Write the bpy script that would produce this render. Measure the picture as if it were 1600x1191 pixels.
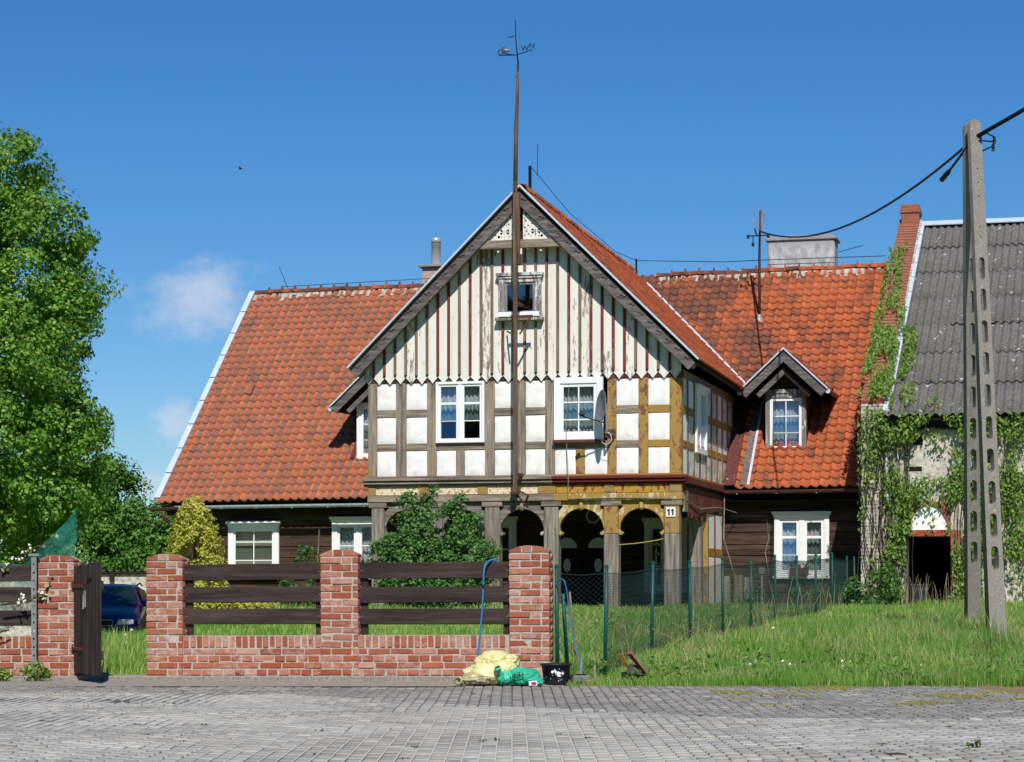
import bpy, bmesh, math, random
import numpy as np
from mathutils import Vector, Matrix, Euler, noise
R = math.radians
random.seed(7); rng = np.random.default_rng(11)
scene = bpy.context.scene
for o in list(bpy.data.objects): bpy.data.objects.remove(o)

# ------------------------------------------------------------------ camera
FPX, W0, H0, HOR, EYE = 3600.0, 1600.0, 1191.0, 925.0, 1.0
cd = bpy.data.cameras.new('camera'); cam = bpy.data.objects.new('camera', cd)
scene.collection.objects.link(cam); scene.camera = cam
cam.location = (0, 0, EYE); cam.rotation_euler = (R(90), 0, 0)
cd.sensor_fit = 'HORIZONTAL'; cd.sensor_width = 36.0; cd.lens = 36.0 * FPX / W0
cd.shift_y = (HOR - H0 / 2) / W0
cd.clip_start = 0.3; cd.clip_end = 9000

# ------------------------------------------------------------------ sky, sun, exposure
SUN_AZ, SUN_EL = R(4.0), R(46.0)        # azimuth to the right of straight behind the camera
sdir = Vector((math.sin(SUN_AZ) * math.cos(SUN_EL), -math.cos(SUN_AZ) * math.cos(SUN_EL), math.sin(SUN_EL)))
world = bpy.data.worlds.new('World'); scene.world = world; world.use_nodes = True
wt = world.node_tree; wn = wt.nodes; wl = wt.links
for n in list(wn): wn.remove(n)
sky = wn.new('ShaderNodeTexSky'); sky.sky_type = 'NISHITA'; sky.sun_disc = False
sky.sun_elevation = SUN_EL; sky.sun_rotation = math.atan2(sdir.x, sdir.y)
sky.altitude = 0; sky.air_density = 1.0; sky.dust_density = 0.0; sky.ozone_density = 10.0
bg = wn.new('ShaderNodeBackground'); bg.inputs[1].default_value = 0.093
wout = wn.new('ShaderNodeOutputWorld')
# a few small fair-weather clouds low in the sky
tcw = wn.new('ShaderNodeTexCoord')
prev = None
def cloud(dx, dz, rx, rz, dens, seed):
    global prev
    # dx, dz: direction slopes (x/y, z/y) of the cloud's middle; rx, rz: half sizes
    sep = wn.new('ShaderNodeSeparateXYZ'); wl.new(tcw.outputs['Generated'], sep.inputs[0])
    def m(op, a, b=None):
        n = wn.new('ShaderNodeMath'); n.operation = op
        for i, v in enumerate((a, b)):
            if v is None: continue
            if isinstance(v, (int, float)): n.inputs[i].default_value = v
            else: wl.new(v, n.inputs[i])
        return n.outputs[0]
    ym = m('MAXIMUM', sep.outputs[1], 0.001)
    u = m('DIVIDE', m('SUBTRACT', m('DIVIDE', sep.outputs[0], ym), dx), rx)
    v = m('DIVIDE', m('SUBTRACT', m('DIVIDE', sep.outputs[2], ym), dz), rz)
    d = m('SQRT', m('ADD', m('MULTIPLY', u, u), m('MULTIPLY', v, v)))
    mp = wn.new('ShaderNodeMapping'); mp.inputs['Location'].default_value = (seed, seed * 2, 0)
    mp.inputs['Scale'].default_value = (1, 1, 1.5)
    wl.new(tcw.outputs['Generated'], mp.inputs[0])
    nz = wn.new('ShaderNodeTexNoise'); nz.inputs['Scale'].default_value = 0.75 / rx; nz.inputs['Detail'].default_value = 7
    nz.inputs['Roughness'].default_value = 0.62
    wl.new(mp.outputs[0], nz.inputs[0])
    f = m('ADD', m('SUBTRACT', 1.0, d), m('MULTIPLY', m('SUBTRACT', nz.outputs[0], 0.5), 2.6))
    mr = wn.new('ShaderNodeMapRange'); mr.interpolation_type = 'SMOOTHSTEP'
    mr.inputs[1].default_value = -0.05; mr.inputs[2].default_value = 0.95; mr.inputs[4].default_value = dens
    wl.new(f, mr.inputs[0])
    front = m('GREATER_THAN', sep.outputs[1], 0.01)
    k = m('MULTIPLY', mr.outputs[0], front)
    mx = wn.new('ShaderNodeMix'); mx.data_type = 'RGBA'
    wl.new(k, mx.inputs[0]); wl.new(prev, mx.inputs[6]); mx.inputs[7].default_value = (7.4, 7.7, 8.8, 1)
    prev = mx.outputs[2]
hs = wn.new('ShaderNodeHueSaturation'); hs.inputs['Saturation'].default_value = 1.17
hs.inputs['Value'].default_value = 1.0
wl.new(sky.outputs[0], hs.inputs['Color']); prev = hs.outputs[0]
cloud(-0.139, 0.128, 0.032, 0.020, 0.64, 3.0)
cloud(-0.146, 0.074, 0.012, 0.011, 0.5, 8.0)
cloud(-0.160, 0.046, 0.016, 0.009, 0.40, 5.0)
wl.new(prev, bg.inputs[0]); wl.new(bg.outputs[0], wout.inputs[0])
sl = bpy.data.lights.new('sun', 'SUN'); sl.energy = 4.5; sl.angle = R(0.5); sl.color = (1.0, 0.955, 0.88)
sun = bpy.data.objects.new('sun', sl); scene.collection.objects.link(sun)
sun.rotation_euler = sdir.to_track_quat('Z', 'Y').to_euler(); sun.location = sdir * 100
scene.view_settings.view_transform = 'Standard'; scene.view_settings.look = 'None'
scene.view_settings.exposure = 0.0; scene.view_settings.gamma = 1.0
scene.view_settings.use_curve_mapping = False

# ------------------------------------------------------------------ helpers
COL = scene.collection.objects
def lin(r, g, b):
    f = lambda v: (v / 255 / 12.92) if v / 255 <= 0.04045 else ((v / 255 + 0.055) / 1.055) ** 2.4
    return (f(r), f(g), f(b), 1.0)
TH = R(14.5)                             # the house stands turned by this much
HX, HY = 3.489, 47.4                     # front right corner of its upper storey
def hw(a, b):                            # house axes -> world
    return HX + a * math.cos(TH) + b * math.sin(TH), HY - a * math.sin(TH) + b * math.cos(TH)

class NT:
    def __init__(s, name):
        s.m = bpy.data.materials.new(name); s.m.use_nodes = True
        s.t = s.m.node_tree; s.n = s.t.nodes; s.l = s.t.links
        s.b = s.n['Principled BSDF']; s.out = s.n['Material Output']
        s._pos = None
    def pos(s, rot=0.0, sc=(1, 1, 1)):
        g = s.n.new('ShaderNodeNewGeometry')
        a = s.n.new('ShaderNodeVectorRotate'); a.rotation_type = 'Z_AXIS'; a.inputs['Angle'].default_value = rot
        s.l.new(g.outputs['Position'], a.inputs['Vector'])
        m = s.n.new('ShaderNodeVectorMath'); m.operation = 'MULTIPLY'; m.inputs[1].default_value = sc
        s.l.new(a.outputs[0], m.inputs[0]); return m.outputs[0]
    def opos(s, sc=(1, 1, 1)):           # object coordinates shifted per object
        tc = s.n.new('ShaderNodeTexCoord'); oi = s.n.new('ShaderNodeObjectInfo')
        m = s.n.new('ShaderNodeVectorMath'); m.operation = 'MULTIPLY'; m.inputs[1].default_value = sc
        s.l.new(tc.outputs['Object'], m.inputs[0])
        a = s.n.new('ShaderNodeVectorMath'); a.operation = 'MULTIPLY_ADD'
        a.inputs[1].default_value = (37, 59, 83)
        s.l.new(oi.outputs['Random'], a.inputs[0]); s.l.new(m.outputs[0], a.inputs[2]); return a.outputs[0]
    def noise(s, vec, scale, detail=4, rough=0.55):
        n = s.n.new('ShaderNodeTexNoise'); n.inputs['Scale'].default_value = scale
        n.inputs['Detail'].default_value = detail; n.inputs['Roughness'].default_value = rough
        s.l.new(vec, n.inputs['Vector']); return n.outputs[0]
    def rnd(s):                          # per-object plus per-piece random number
        oi = s.n.new('ShaderNodeObjectInfo'); at = s.n.new('ShaderNodeAttribute'); at.attribute_name = 'rnd'
        m = s.n.new('ShaderNodeMath'); m.operation = 'ADD'
        s.l.new(oi.outputs['Random'], m.inputs[0]); s.l.new(at.outputs['Fac'], m.inputs[1])
        f = s.n.new('ShaderNodeMath'); f.operation = 'FRACT'; s.l.new(m.outputs[0], f.inputs[0]); return f.outputs[0]
    def ramp(s, fac, stops, interp='LINEAR'):
        r = s.n.new('ShaderNodeValToRGB'); r.color_ramp.interpolation = interp
        el = r.color_ramp.elements
        el[0].position, el[0].color = stops[0]; el[1].position, el[1].color = stops[-1]
        for p, c in stops[1:-1]: e = el.new(p); e.color = c
        s.l.new(fac, r.inputs[0]); return r.outputs[0]
    def mask(s, fac, lo, hi, amt=1.0):
        r = s.n.new('ShaderNodeMapRange'); r.inputs[1].default_value = lo; r.inputs[2].default_value = hi
        r.inputs[4].default_value = amt; s.l.new(fac, r.inputs[0]); return r.outputs[0]
    def mix(s, fac, a, b, mode='MIX'):
        m = s.n.new('ShaderNodeMix'); m.data_type = 'RGBA'; m.blend_type = mode
        for i, v in ((0, fac), (6, a), (7, b)):
            if isinstance(v, (int, float)): m.inputs[i].default_value = v
            elif isinstance(v, tuple): m.inputs[i].default_value = v
            else: s.l.new(v, m.inputs[i])
        return m.outputs[2]
    def math(s, op, a, b):
        m = s.n.new('ShaderNodeMath'); m.operation = op
        for i, v in enumerate((a, b)):
            if isinstance(v, (int, float)): m.inputs[i].default_value = v
            else: s.l.new(v, m.inputs[i])
        return m.outputs[0]
    def done(s, col, rough=0.8, bump=None, bs=0.3, bd=0.01, metal=0.0, spec=0.3):
        if isinstance(col, tuple): s.b.inputs['Base Color'].default_value = col
        else: s.l.new(col, s.b.inputs['Base Color'])
        s.b.inputs['Roughness'].default_value = rough; s.b.inputs['Metallic'].default_value = metal
        s.b.inputs['Specular IOR Level'].default_value = spec
        if bump is not None:
            b = s.n.new('ShaderNodeBump'); b.inputs['Strength'].default_value = bs; b.inputs['Distance'].default_value = bd
            s.l.new(bump, b.inputs['Height']); s.l.new(b.outputs[0], s.b.inputs['Normal'])
        return s.m
MAT = {}
def plain(name, c, rough=0.6, metal=0.0, spec=0.3, var=0.25, scale=14):
    n = NT(name); nz = n.noise(n.pos(), scale, 5)
    d = tuple(max(0, v * (1 - var)) for v in c[:3]) + (1,); u = tuple(min(1, v * (1 + var * 0.7)) for v in c[:3]) + (1,)
    MAT[name] = n.done(n.ramp(nz, [(0.3, d), (0.7, u)]), rough, nz, 0.15, 0.004, metal, spec)
    return MAT[name]
def wood(name, c1, c2, paint=None, cover=0.0, paint2=None, axis='z', rough=0.8, rot=TH, grain=1.0, fine=1.0):
    """weathered timber, grain along axis; paint covers a share of it and has flaked off the rest"""
    n = NT(name)
    st = {'z': (1, 1, 0.06), 'x': (0.06, 1, 1), 'y': (1, 0.06, 1)}[axis]
    p = n.pos(rot, st); g = n.noise(p, 17 * grain, 7, 0.7); g2 = n.noise(n.pos(rot, (1, 1, 1)), 1.7, 3)
    col = n.ramp(g, [(0.30, tuple(v * .55 for v in c1[:3]) + (1,)), (0.42, c1), (0.66, c2)])
    rr = n.rnd(); col = n.mix(n.math('MULTIPLY', rr, 0.4), col, n.mix(0.5, col, c1), 'MIX')
    col = n.mix(n.mask(g2, 0.4, 0.7, 0.35), col, c1)
    if paint:
        st2 = {'z': (1, 1, 0.22), 'x': (0.22, 1, 1), 'y': (1, 0.22, 1)}[axis]
        pk = n.noise(n.pos(rot, st2), 17 * fine, 7, 0.72)
        big = n.noise(n.pos(rot, (1, 1, 0.6)), 1.1, 2)
        v = n.math('ADD', n.math('MULTIPLY', pk, 0.62), n.math('MULTIPLY', big, 0.38))
        v = n.math('ADD', v, n.math('MULTIPLY', n.math('SUBTRACT', rr, 0.5), 0.10))
        th = 0.30 + 0.40 * (1 - cover)
        k = n.mask(v, th - 0.012, th + 0.02)
        pc = paint
        if paint2:
            pk2 = n.noise(n.pos(rot, (1.0, 1.0, 0.5)), 9, 6, 0.7)
            pc = n.mix(n.mask(pk2, 0.53, 0.57), paint, paint2)
        pv = n.noise(n.pos(rot, st), 9, 4); pc = n.mix(n.mask(pv, 0.35, 0.75, 0.22), pc, c1)
        col = n.mix(k, col, pc)
    MAT[name] = n.done(col, rough, g, 0.5, 0.006)
    return MAT[name]

GREYW1, GREYW2 = lin(112, 101, 88), lin(182, 169, 150)
wood('grey_post', GREYW1, GREYW2, lin(164, 132, 66), 0.26, axis='z')
wood('grey_rail', GREYW1, GREYW2, lin(164, 132, 66), 0.18, axis='x')
wood('ochre_post', GREYW1, GREYW2, lin(170, 136, 70), 0.64, lin(132, 78, 54), axis='z')
wood('ochre_rail', GREYW1, GREYW2, lin(166, 130, 60), 0.54, axis='x')
wood('ochre_side', GREYW1, lin(140, 110, 70), lin(178, 136, 52), 0.75, lin(132, 76, 40), axis='y')
wood('grey_beam', GREYW1, GREYW2, axis='x')
wood('lower_post', lin(110, 101, 92), lin(180, 169, 157), axis='z')
wood('arch_ochre', GREYW1, GREYW2, lin(170, 136, 66), 0.74, lin(208, 196, 160), axis='x')
wood('arch_grey', lin(100, 92, 86), lin(168, 158, 148), lin(205, 198, 184), 0.18, axis='x')
wood('frieze_ochre', lin(110, 92, 66), lin(160, 120, 60), lin(186, 146, 56), 0.95, lin(134, 44, 34), axis='x', fine=0.7)
wood('frieze_red', lin(90, 70, 54), lin(132, 100, 66), lin(112, 40, 36), 0.60, axis='x', fine=0.6)
wood('cream_board', lin(132, 122, 108), lin(196, 186, 166), lin(241, 238, 230), 0.75, axis='z', fine=1.25)
wood('batten_red', lin(106, 86, 70), lin(150, 128, 106), lin(122, 50, 38), 0.66, axis='z', fine=1.3)
wood('batten_brown', lin(110, 90, 72), lin(156, 136, 112), lin(122, 50, 36), 0.22, axis='z')
wood('barge', lin(84, 78, 76), lin(140, 133, 130), axis='x', rot=TH)
wood('window_old', lin(110, 106, 102), lin(166, 162, 158), lin(220, 220, 218), 0.34, axis='z')
wood('log_dark', lin(30, 21, 18), lin(64, 46, 38), axis='x', grain=0.8)
wood('log_brown', lin(56, 41, 34), lin(104, 80, 66), axis='x', grain=0.8)
wood('dormer_board', lin(44, 32, 27), lin(98, 74, 58), axis='z')
wood('eave_wood', lin(30, 24, 22), lin(62, 48, 42), axis='x')
wood('fence_board', lin(48, 38, 34), lin(84, 70, 64), axis='x', rot=R(9))
wood('gate_plank', lin(40, 32, 28), lin(88, 74, 66), axis='z')
wood('pole_wood', lin(92, 68, 54), lin(146, 112, 90), lin(130, 62, 46), 0.20, axis='z')
wood('stick', lin(110, 92, 74), lin(170, 150, 126), axis='z')
wood('branch', lin(58, 48, 42), lin(98, 84, 74), axis='z')
wood('bark', lin(52, 44, 38), lin(92, 80, 70), axis='z', grain=0.5)
wood('red_flash', lin(84, 46, 44), lin(124, 66, 60), lin(206, 190, 184), 0.20, axis='z')
plain('white_frame', lin(246, 246, 248), 0.4, var=0.04)
plain('zinc', lin(196, 208, 222), 0.55, 0.0, 0.5, 0.10, 5)
plain('gutter', lin(96, 62, 58), 0.5)
plain('gutter_zinc', lin(186, 196, 206), 0.5)
plain('black_metal', lin(34, 32, 34), 0.5)
plain('rust', lin(96, 62, 50), 0.85, var=0.4, scale=22)
plain('green_post', lin(20, 82, 76), 0.45, var=0.15)
plain('green_wire', lin(48, 74, 68), 0.5, var=0.1)
plain('grey_steel', lin(150, 152, 152), 0.5, 0.3)
plain('dish', lin(126, 132, 140), 0.4)
plain('cable', lin(24, 24, 28), 0.6)
plain('grey_cable', lin(150, 146, 140), 0.6)
plain('mortar_ridge', lin(176, 170, 156), 0.95, var=0.45, scale=9)
plain('dark_room', lin(26, 24, 24), 0.95)
plain('dark_red', lin(92, 38, 36), 0.6)
plain('black_plastic', lin(40, 41, 46), 0.5, var=0.2)
plain('concrete_grey', lin(120, 122, 122), 0.9)
plain('hose_blue', lin(44, 130, 186), 0.35, var=0.08)
plain('black_paint', lin(16, 16, 18), 0.5, var=0.05)
plain('white_plate', lin(240, 240, 238), 0.35, var=0.03)
plain('pink_plaster', lin(186, 160, 146), 0.9, var=0.08)
plain('car_paint', lin(14, 16, 74), 0.18, 0.3, 0.6, 0.05)
plain('car_glass', lin(22, 40, 38), 0.06, 0.0, 0.8, 0.05)
plain('tyre', lin(24, 24, 25), 0.8)
plain('wheel_rim', lin(170, 172, 176), 0.3, 0.8)
plain('lamp_glass', lin(216, 220, 224), 0.12, 0.2, 0.8)
plain('yellow_paint', lin(160, 122, 54), 0.7)
plain('red_paint', lin(138, 86, 78), 0.7)
plain('planter', lin(104, 56, 42), 0.7)
plain('petal_white', lin(240, 238, 230), 0.7, var=0.05)
plain('petal_red', lin(190, 40, 46), 0.6)
plain('petal_purple', lin(120, 80, 150), 0.6)
plain('feather', lin(150, 140, 134), 0.8)
plain('chair_dark', lin(44, 52, 62), 0.6)
plain('steel_flue', lin(196, 202, 210), 0.28, 0.45, 0.6, 0.06)
n = NT('panel_white'); g = n.noise(n.pos(TH), 6, 6, 0.7); g2 = n.noise(n.pos(TH), 40, 3)
MAT['panel_white'] = n.done(n.ramp(g, [(0.22, lin(196, 184, 170)), (0.35, lin(236, 231, 224)), (0.5, lin(247, 245, 242)), (0.8, lin(252, 251, 250))]), 0.9, n.math('ADD', g, n.math('MULTIPLY', g2, 0.5)), 0.4, 0.01)
n = NT('panel_worn'); g = n.noise(n.pos(TH, (1, 1, 0.5)), 11, 7, 0.75)
MAT['panel_worn'] = n.done(n.ramp(g, [(0.40, lin(150, 140, 128)), (0.47, lin(206, 200, 190)), (0.55, lin(240, 238, 234))]), 0.9, g, 0.5, 0.01)
n = NT('frieze_brick')
tcx = n.pos(TH); bt = n.n.new('ShaderNodeTexBrick'); bt.inputs['Scale'].default_value = 4.0
mpx = n.n.new('ShaderNodeVectorMath'); mpx.operation = 'MULTIPLY'; mpx.inputs[1].default_value = (1, 0, 0)
sx = n.n.new('ShaderNodeSeparateXYZ'); n.l.new(tcx, sx.inputs[0]); cx = n.n.new('ShaderNodeCombineXYZ')
n.l.new(sx.outputs[0], cx.inputs[0]); n.l.new(sx.outputs[2], cx.inputs[1]); n.l.new(cx.outputs[0], bt.inputs['Vector'])
bt.inputs['Color1'].default_value = lin(232, 214, 178); bt.inputs['Color2'].default_value = lin(222, 190, 140)
bt.inputs['Mortar'].default_value = lin(240, 232, 214); bt.inputs['Mortar Size'].default_value = 0.04
g = n.noise(tcx, 13, 6, 0.7)
pk = n.mask(g, 0.55, 0.58); fl = n.mix(pk, bt.outputs[0], lin(186, 136, 66))
g3 = n.noise(tcx, 16, 5, 0.7); fl = n.mix(n.mask(g3, 0.62, 0.65), fl, lin(150, 66, 40))
MAT['frieze_brick'] = n.done(fl, 0.9, bt.outputs['Fac'], 0.4, 0.01)

def brick_mat(name, cols, white=0.5, rot=R(18)):
    n = NT(name); r = n.rnd()
    col = n.ramp(r, [(i / (len(cols) - 1) * 0.999, c) for i, c in enumerate(cols)])
    g = n.noise(n.pos(rot), 30, 6, 0.7); col = n.mix(n.mask(g, 0.35, 0.7, 0.4), col, n.mix(0.5, col, lin(128, 62, 44)))
    sm = n.noise(n.pos(rot, (1, 1, 1.6)), 11, 7, 0.72); big = n.noise(n.pos(rot), 1.3, 2)
    v = n.math('ADD', n.math('ADD', n.math('MULTIPLY', sm, 0.72), n.math('MULTIPLY', n.math('FRACT', n.math('MULTIPLY', r, 7.31), 0), 0.22)), n.math('MULTIPLY', big, 0.14))
    col = n.mix(n.mask(v, 0.57 - 0.12 * (white - .5), 0.74, 0.72), col, lin(206, 180, 162))
    dk = n.noise(n.pos(rot, (1, 1, .4)), 3.2, 5, .65); col = n.mix(n.mask(dk, .5, .72, .35), col, lin(120, 84, 66))
    MAT[name] = n.done(col, 0.92, n.math('ADD', g, sm), 0.6, 0.008)
brick_mat('brick', [lin(152, 82, 60), lin(172, 96, 68), lin(176, 108, 84), lin(154, 84, 64), lin(188, 134, 114), lin(170, 92, 62), lin(144, 76, 62), lin(178, 116, 82), lin(192, 154, 136), lin(162, 86, 60)], 0.66)
brick_mat('brick_red', [lin(150, 62, 40), lin(176, 80, 52), lin(160, 70, 44), lin(140, 56, 40)], 0.1)
brick_mat('brick_white', [lin(214, 204, 190), lin(190, 178, 162), lin(224, 216, 204), lin(176, 158, 140)], 0.6)
n = NT('mortar'); g = n.noise(n.pos(), 26, 6, 0.7)
MAT['mortar'] = n.done(n.ramp(g, [(0.3, lin(158, 148, 136)), (0.7, lin(204, 196, 184))]), 0.95, g, 0.6, 0.01)

def tile_mat(name, c, dark, darkamt, lich, lichamt, pan, patina, stain=None):
    n = NT(name); r = n.rnd()
    col = n.ramp(r, [(0.0, c[0]), (0.35, c[1]), (0.7, c[2]), (0.999, c[3])])
    p = n.pos(TH); big = n.noise(p, 0.75, 4, 0.6); md = n.noise(n.pos(TH, (1, 1.0, 0.7)), 4.5, 5, 0.7); fine = n.noise(p, 26, 5, 0.7)
    v = n.math('ADD', n.math('ADD', n.math('MULTIPLY', big, 0.55), n.math('MULTIPLY', md, 0.55)), n.math('MULTIPLY', n.math('SUBTRACT', n.math('FRACT', n.math('MULTIPLY', r, 5.17), 0), 0.5), 0.12))
    if stain:
        sx_ = n.n.new('ShaderNodeSeparateXYZ'); n.l.new(p, sx_.inputs[0])
        v = n.math('ADD', v, n.mask(sx_.outputs[0], stain[0], stain[1], stain[2]))
    col = n.mix(n.mask(v, 0.66 - 0.16 * darkamt, 0.80 - 0.14 * darkamt, 0.78), col, dark)
    v2 = n.math('ADD', n.math('MULTIPLY', fine, 0.6), n.math('MULTIPLY', md, 0.4))
    col = n.mix(n.mask(v2, 0.60 - 0.1 * lichamt, 0.74, 0.5), col, lich)
    at = n.n.new('ShaderNodeAttribute'); at.attribute_name = 'pan'
    pf_ = n.math('MULTIPLY', at.outputs['Fac'], n.math('ADD', n.mask(md, 0.25, 0.62, 0.75), n.math('MULTIPLY', n.math('FRACT', n.math('MULTIPLY', r, 3.7), 0), 0.35)))
    col = n.mix(n.math('MULTIPLY', pf_, pan), col, patina)
    stk = n.noise(n.pos(TH, (2.6, .22, .22)), 2.2, 5, .65); col = n.mix(n.mask(stk, .50, .70, .55), col, n.mix(.35, dark, patina))
    lc_ = n.noise(n.pos(TH), 11, 3, .5); col = n.mix(n.mask(lc_, .66, .72, .55), col, lich)
    col = n.mix(n.mask(fine, 0.3, 0.75, 0.3), col, n.mix(0.5, col, dark))
    MAT[name] = n.done(col, 0.85, fine, 0.4, 0.006)
tile_mat('roof_tile_c', [lin(176, 86, 50), lin(194, 96, 54), lin(168, 86, 54), lin(202, 106, 60)], lin(84, 66, 58), 0.5, lin(140, 118, 98), 0.3, 0.35, lin(120, 88, 72))
tile_mat('roof_tile_a', [lin(184, 98, 60), lin(192, 105, 62), lin(180, 98, 62), lin(200, 112, 68)], lin(92, 76, 68), 0.46, lin(150, 128, 112), 0.5, 0.95, lin(122, 96, 84))
tile_mat('roof_tile_b', [lin(188, 95, 52), lin(197, 102, 54), lin(182, 93, 54), lin(206, 110, 60)], lin(72, 58, 52), 0.60, lin(130, 112, 96), 0.3, 0.45, lin(112, 82, 68), (-6.6, -9.2, 0.13))
n = NT('asbestos'); p = n.pos(TH); f = n.noise(p, 22, 7, 0.75); bgn = n.noise(n.pos(TH, (1, 1, .5)), 1.6, 4); sp = n.noise(p, 5.5, 2, 0.4)
c0 = n.ramp(f, [(0.32, lin(58, 56, 55)), (0.68, lin(140, 136, 130))]); c0 = n.mix(n.mask(bgn, 0.45, 0.7, 0.45), c0, lin(86, 82, 80))
c0 = n.mix(n.mask(sp, 0.70, 0.725, 0.85), c0, lin(200, 198, 190))
MAT['asbestos'] = n.done(c0, 0.95, f, 0.7, 0.012)
n = NT('pole_concrete'); f = n.noise(n.pos(), 60, 6, 0.8); g = n.noise(n.pos(), 5, 4); sp = n.noise(n.pos(), 24, 2, 0.5)
c0 = n.ramp(f, [(0.3, lin(102, 96, 89)), (0.7, lin(172, 166, 157))]); c0 = n.mix(n.mask(g, 0.45, 0.75, 0.4), c0, lin(114, 106, 97))
c0 = n.mix(n.mask(sp, 0.68, 0.72, 0.7), c0, lin(206, 200, 192))
MAT['pole_concrete'] = n.done(c0, 0.95, f, 0.8, 0.01)
n = NT('paver'); r = n.rnd(); f = n.noise(n.pos(), 70, 4, 0.7); bgn = n.noise(n.pos(), 0.55, 4, 0.6); md = n.noise(n.pos(), 4, 4)
c0 = n.ramp(r, [(0.0, lin(154, 149, 139)), (0.5, lin(172, 167, 156)), (0.999, lin(190, 185, 173))])
c0 = n.mix(n.mask(f, 0.3, 0.7, 0.4), c0, lin(124, 120, 116)); c0 = n.mix(n.mask(bgn, 0.42, 0.62, 0.6), c0, lin(194, 190, 180))
c0 = n.mix(n.mask(md, 0.55, 0.78, 0.30), c0, lin(128, 122, 114))
st_ = n.noise(n.pos(0, (.5, 1.5, 1)), 1.1, 6, .68); c0 = n.mix(n.mask(st_, .54, .70, .42), c0, lin(120, 113, 104)); sp_ = n.noise(n.pos(), 2.3, 3, .5); c0 = n.mix(n.mask(sp_, .70, .74, .5), c0, lin(92, 86, 80))
MAT['paver'] = n.done(c0, 0.9, f, 0.4, 0.004)
n = NT('paver_dark'); r = n.rnd(); f = n.noise(n.pos(), 70, 4, 0.7); bgn = n.noise(n.pos(), 0.8, 5, 0.65); md = n.noise(n.pos(), 5, 4)
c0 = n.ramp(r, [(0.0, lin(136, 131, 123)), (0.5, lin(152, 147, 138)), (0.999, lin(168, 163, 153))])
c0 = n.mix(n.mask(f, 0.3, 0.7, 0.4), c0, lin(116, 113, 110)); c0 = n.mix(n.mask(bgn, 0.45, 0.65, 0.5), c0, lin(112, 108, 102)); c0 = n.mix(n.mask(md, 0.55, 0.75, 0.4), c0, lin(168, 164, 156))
MAT['paver_dark'] = n.done(c0, 0.9, f, 0.4, 0.004)
n = NT('joint_sand'); f = n.noise(n.pos(), 60, 5, 0.7); MAT['joint_sand'] = n.done(n.ramp(f, [(0.3, lin(180, 172, 160)), (0.7, lin(206, 200, 188))]), 0.95)
n = NT('joint_dirt'); f = n.noise(n.pos(), 30, 5, 0.7); MAT['joint_dirt'] = n.done(n.ramp(f, [(0.3, lin(74, 70, 66)), (0.7, lin(112, 107, 100))]), 0.95)
n = NT('kerb_concrete'); f = n.noise(n.pos(), 30, 7, 0.75); g = n.noise(n.pos(), 3, 4)
c0 = n.ramp(f, [(0.3, lin(112, 106, 98)), (0.7, lin(176, 168, 158))]); c0 = n.mix(n.mask(g, 0.45, 0.7, 0.5), c0, lin(146, 136, 124))
MAT['kerb_concrete'] = n.done(c0, 0.95, f, 0.7, 0.015)
n = NT('old_plaster'); f = n.noise(n.pos(TH), 9, 7, 0.75); g = n.noise(n.pos(TH), 30, 4)
MAT['old_plaster'] = n.done(n.ramp(f, [(0.38, lin(150, 138, 124)), (0.5, lin(198, 190, 178)), (0.66, lin(222, 216, 206))]), 0.95, n.math('ADD', f, g), 0.7, 0.015)
n = NT('chimney_render'); f = n.noise(n.pos(TH, (1, 1, .6)), 6, 7, 0.7)
sx = n.n.new('ShaderNodeSeparateXYZ'); n.l.new(n.pos(), sx.inputs[0])
soot = n.math('ADD', n.mask(sx.outputs[2], 9.2, 10.2), n.math('MULTIPLY', f, 1.0))
MAT['chimney_render'] = n.done(n.mix(n.mask(soot, 1.15, 1.6, 0.85), n.ramp(f, [(0.3, lin(140, 140, 140)), (0.7, lin(212, 212, 212))]), lin(62, 60, 60)), 0.95, f, 0.4, 0.01)
def leaf_mat(name, c1, c2, c3, trans=0.35, rough=0.5, bigs=0.7):
    n = NT(name); r = n.rnd(); g = n.noise(n.pos(), bigs, 3)
    col = n.ramp(r, [(0.0, c1), (0.55, c2), (0.999, c3)]); col = n.mix(n.mask(g, 0.4, 0.7, 0.35), col, c1)
    n.done(col, rough, spec=0.3)
    tr = n.n.new('ShaderNodeBsdfTranslucent'); n.l.new(col, tr.inputs[0])
    mx = n.n.new('ShaderNodeMixShader'); mx.inputs[0].default_value = trans
    n.l.new(n.b.outputs[0], mx.inputs[1]); n.l.new(tr.outputs[0], mx.inputs[2]); n.l.new(mx.outputs[0], n.out.inputs[0])
    MAT[name] = n.m
leaf_mat('leaf_lime', lin(66, 112, 32), lin(122, 170, 56), lin(180, 210, 104), 0.46)
leaf_mat('leaf_mid', lin(62, 106, 36), lin(98, 146, 54), lin(144, 182, 88), 0.4)
leaf_mat('leaf_bush', lin(60, 102, 46), lin(92, 138, 66), lin(136, 174, 102), 0.4)
leaf_mat('leaf_ivy', lin(92, 124, 48), lin(130, 166, 72), lin(174, 196, 108), 0.42)
leaf_mat('leaf_conifer', lin(160, 168, 62), lin(212, 208, 90), lin(236, 228, 130), 0.4)
leaf_mat('leaf_apple', lin(96, 122, 50), lin(140, 158, 80), lin(200, 200, 150))
leaf_mat('leaf_behind', lin(40, 66, 30), lin(54, 84, 36), lin(74, 104, 48))
leaf_mat('grass_blade', lin(92, 142, 50), lin(146, 188, 82), lin(204, 214, 130), 0.45, 0.6, 0.45)
leaf_mat('dry_grass', lin(160, 146, 100), lin(192, 176, 130), lin(214, 200, 160), 0.25, 0.7)
leaf_mat('moss', lin(110, 112, 50), lin(138, 136, 62), lin(160, 156, 84), 0.1, 0.9)
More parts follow.
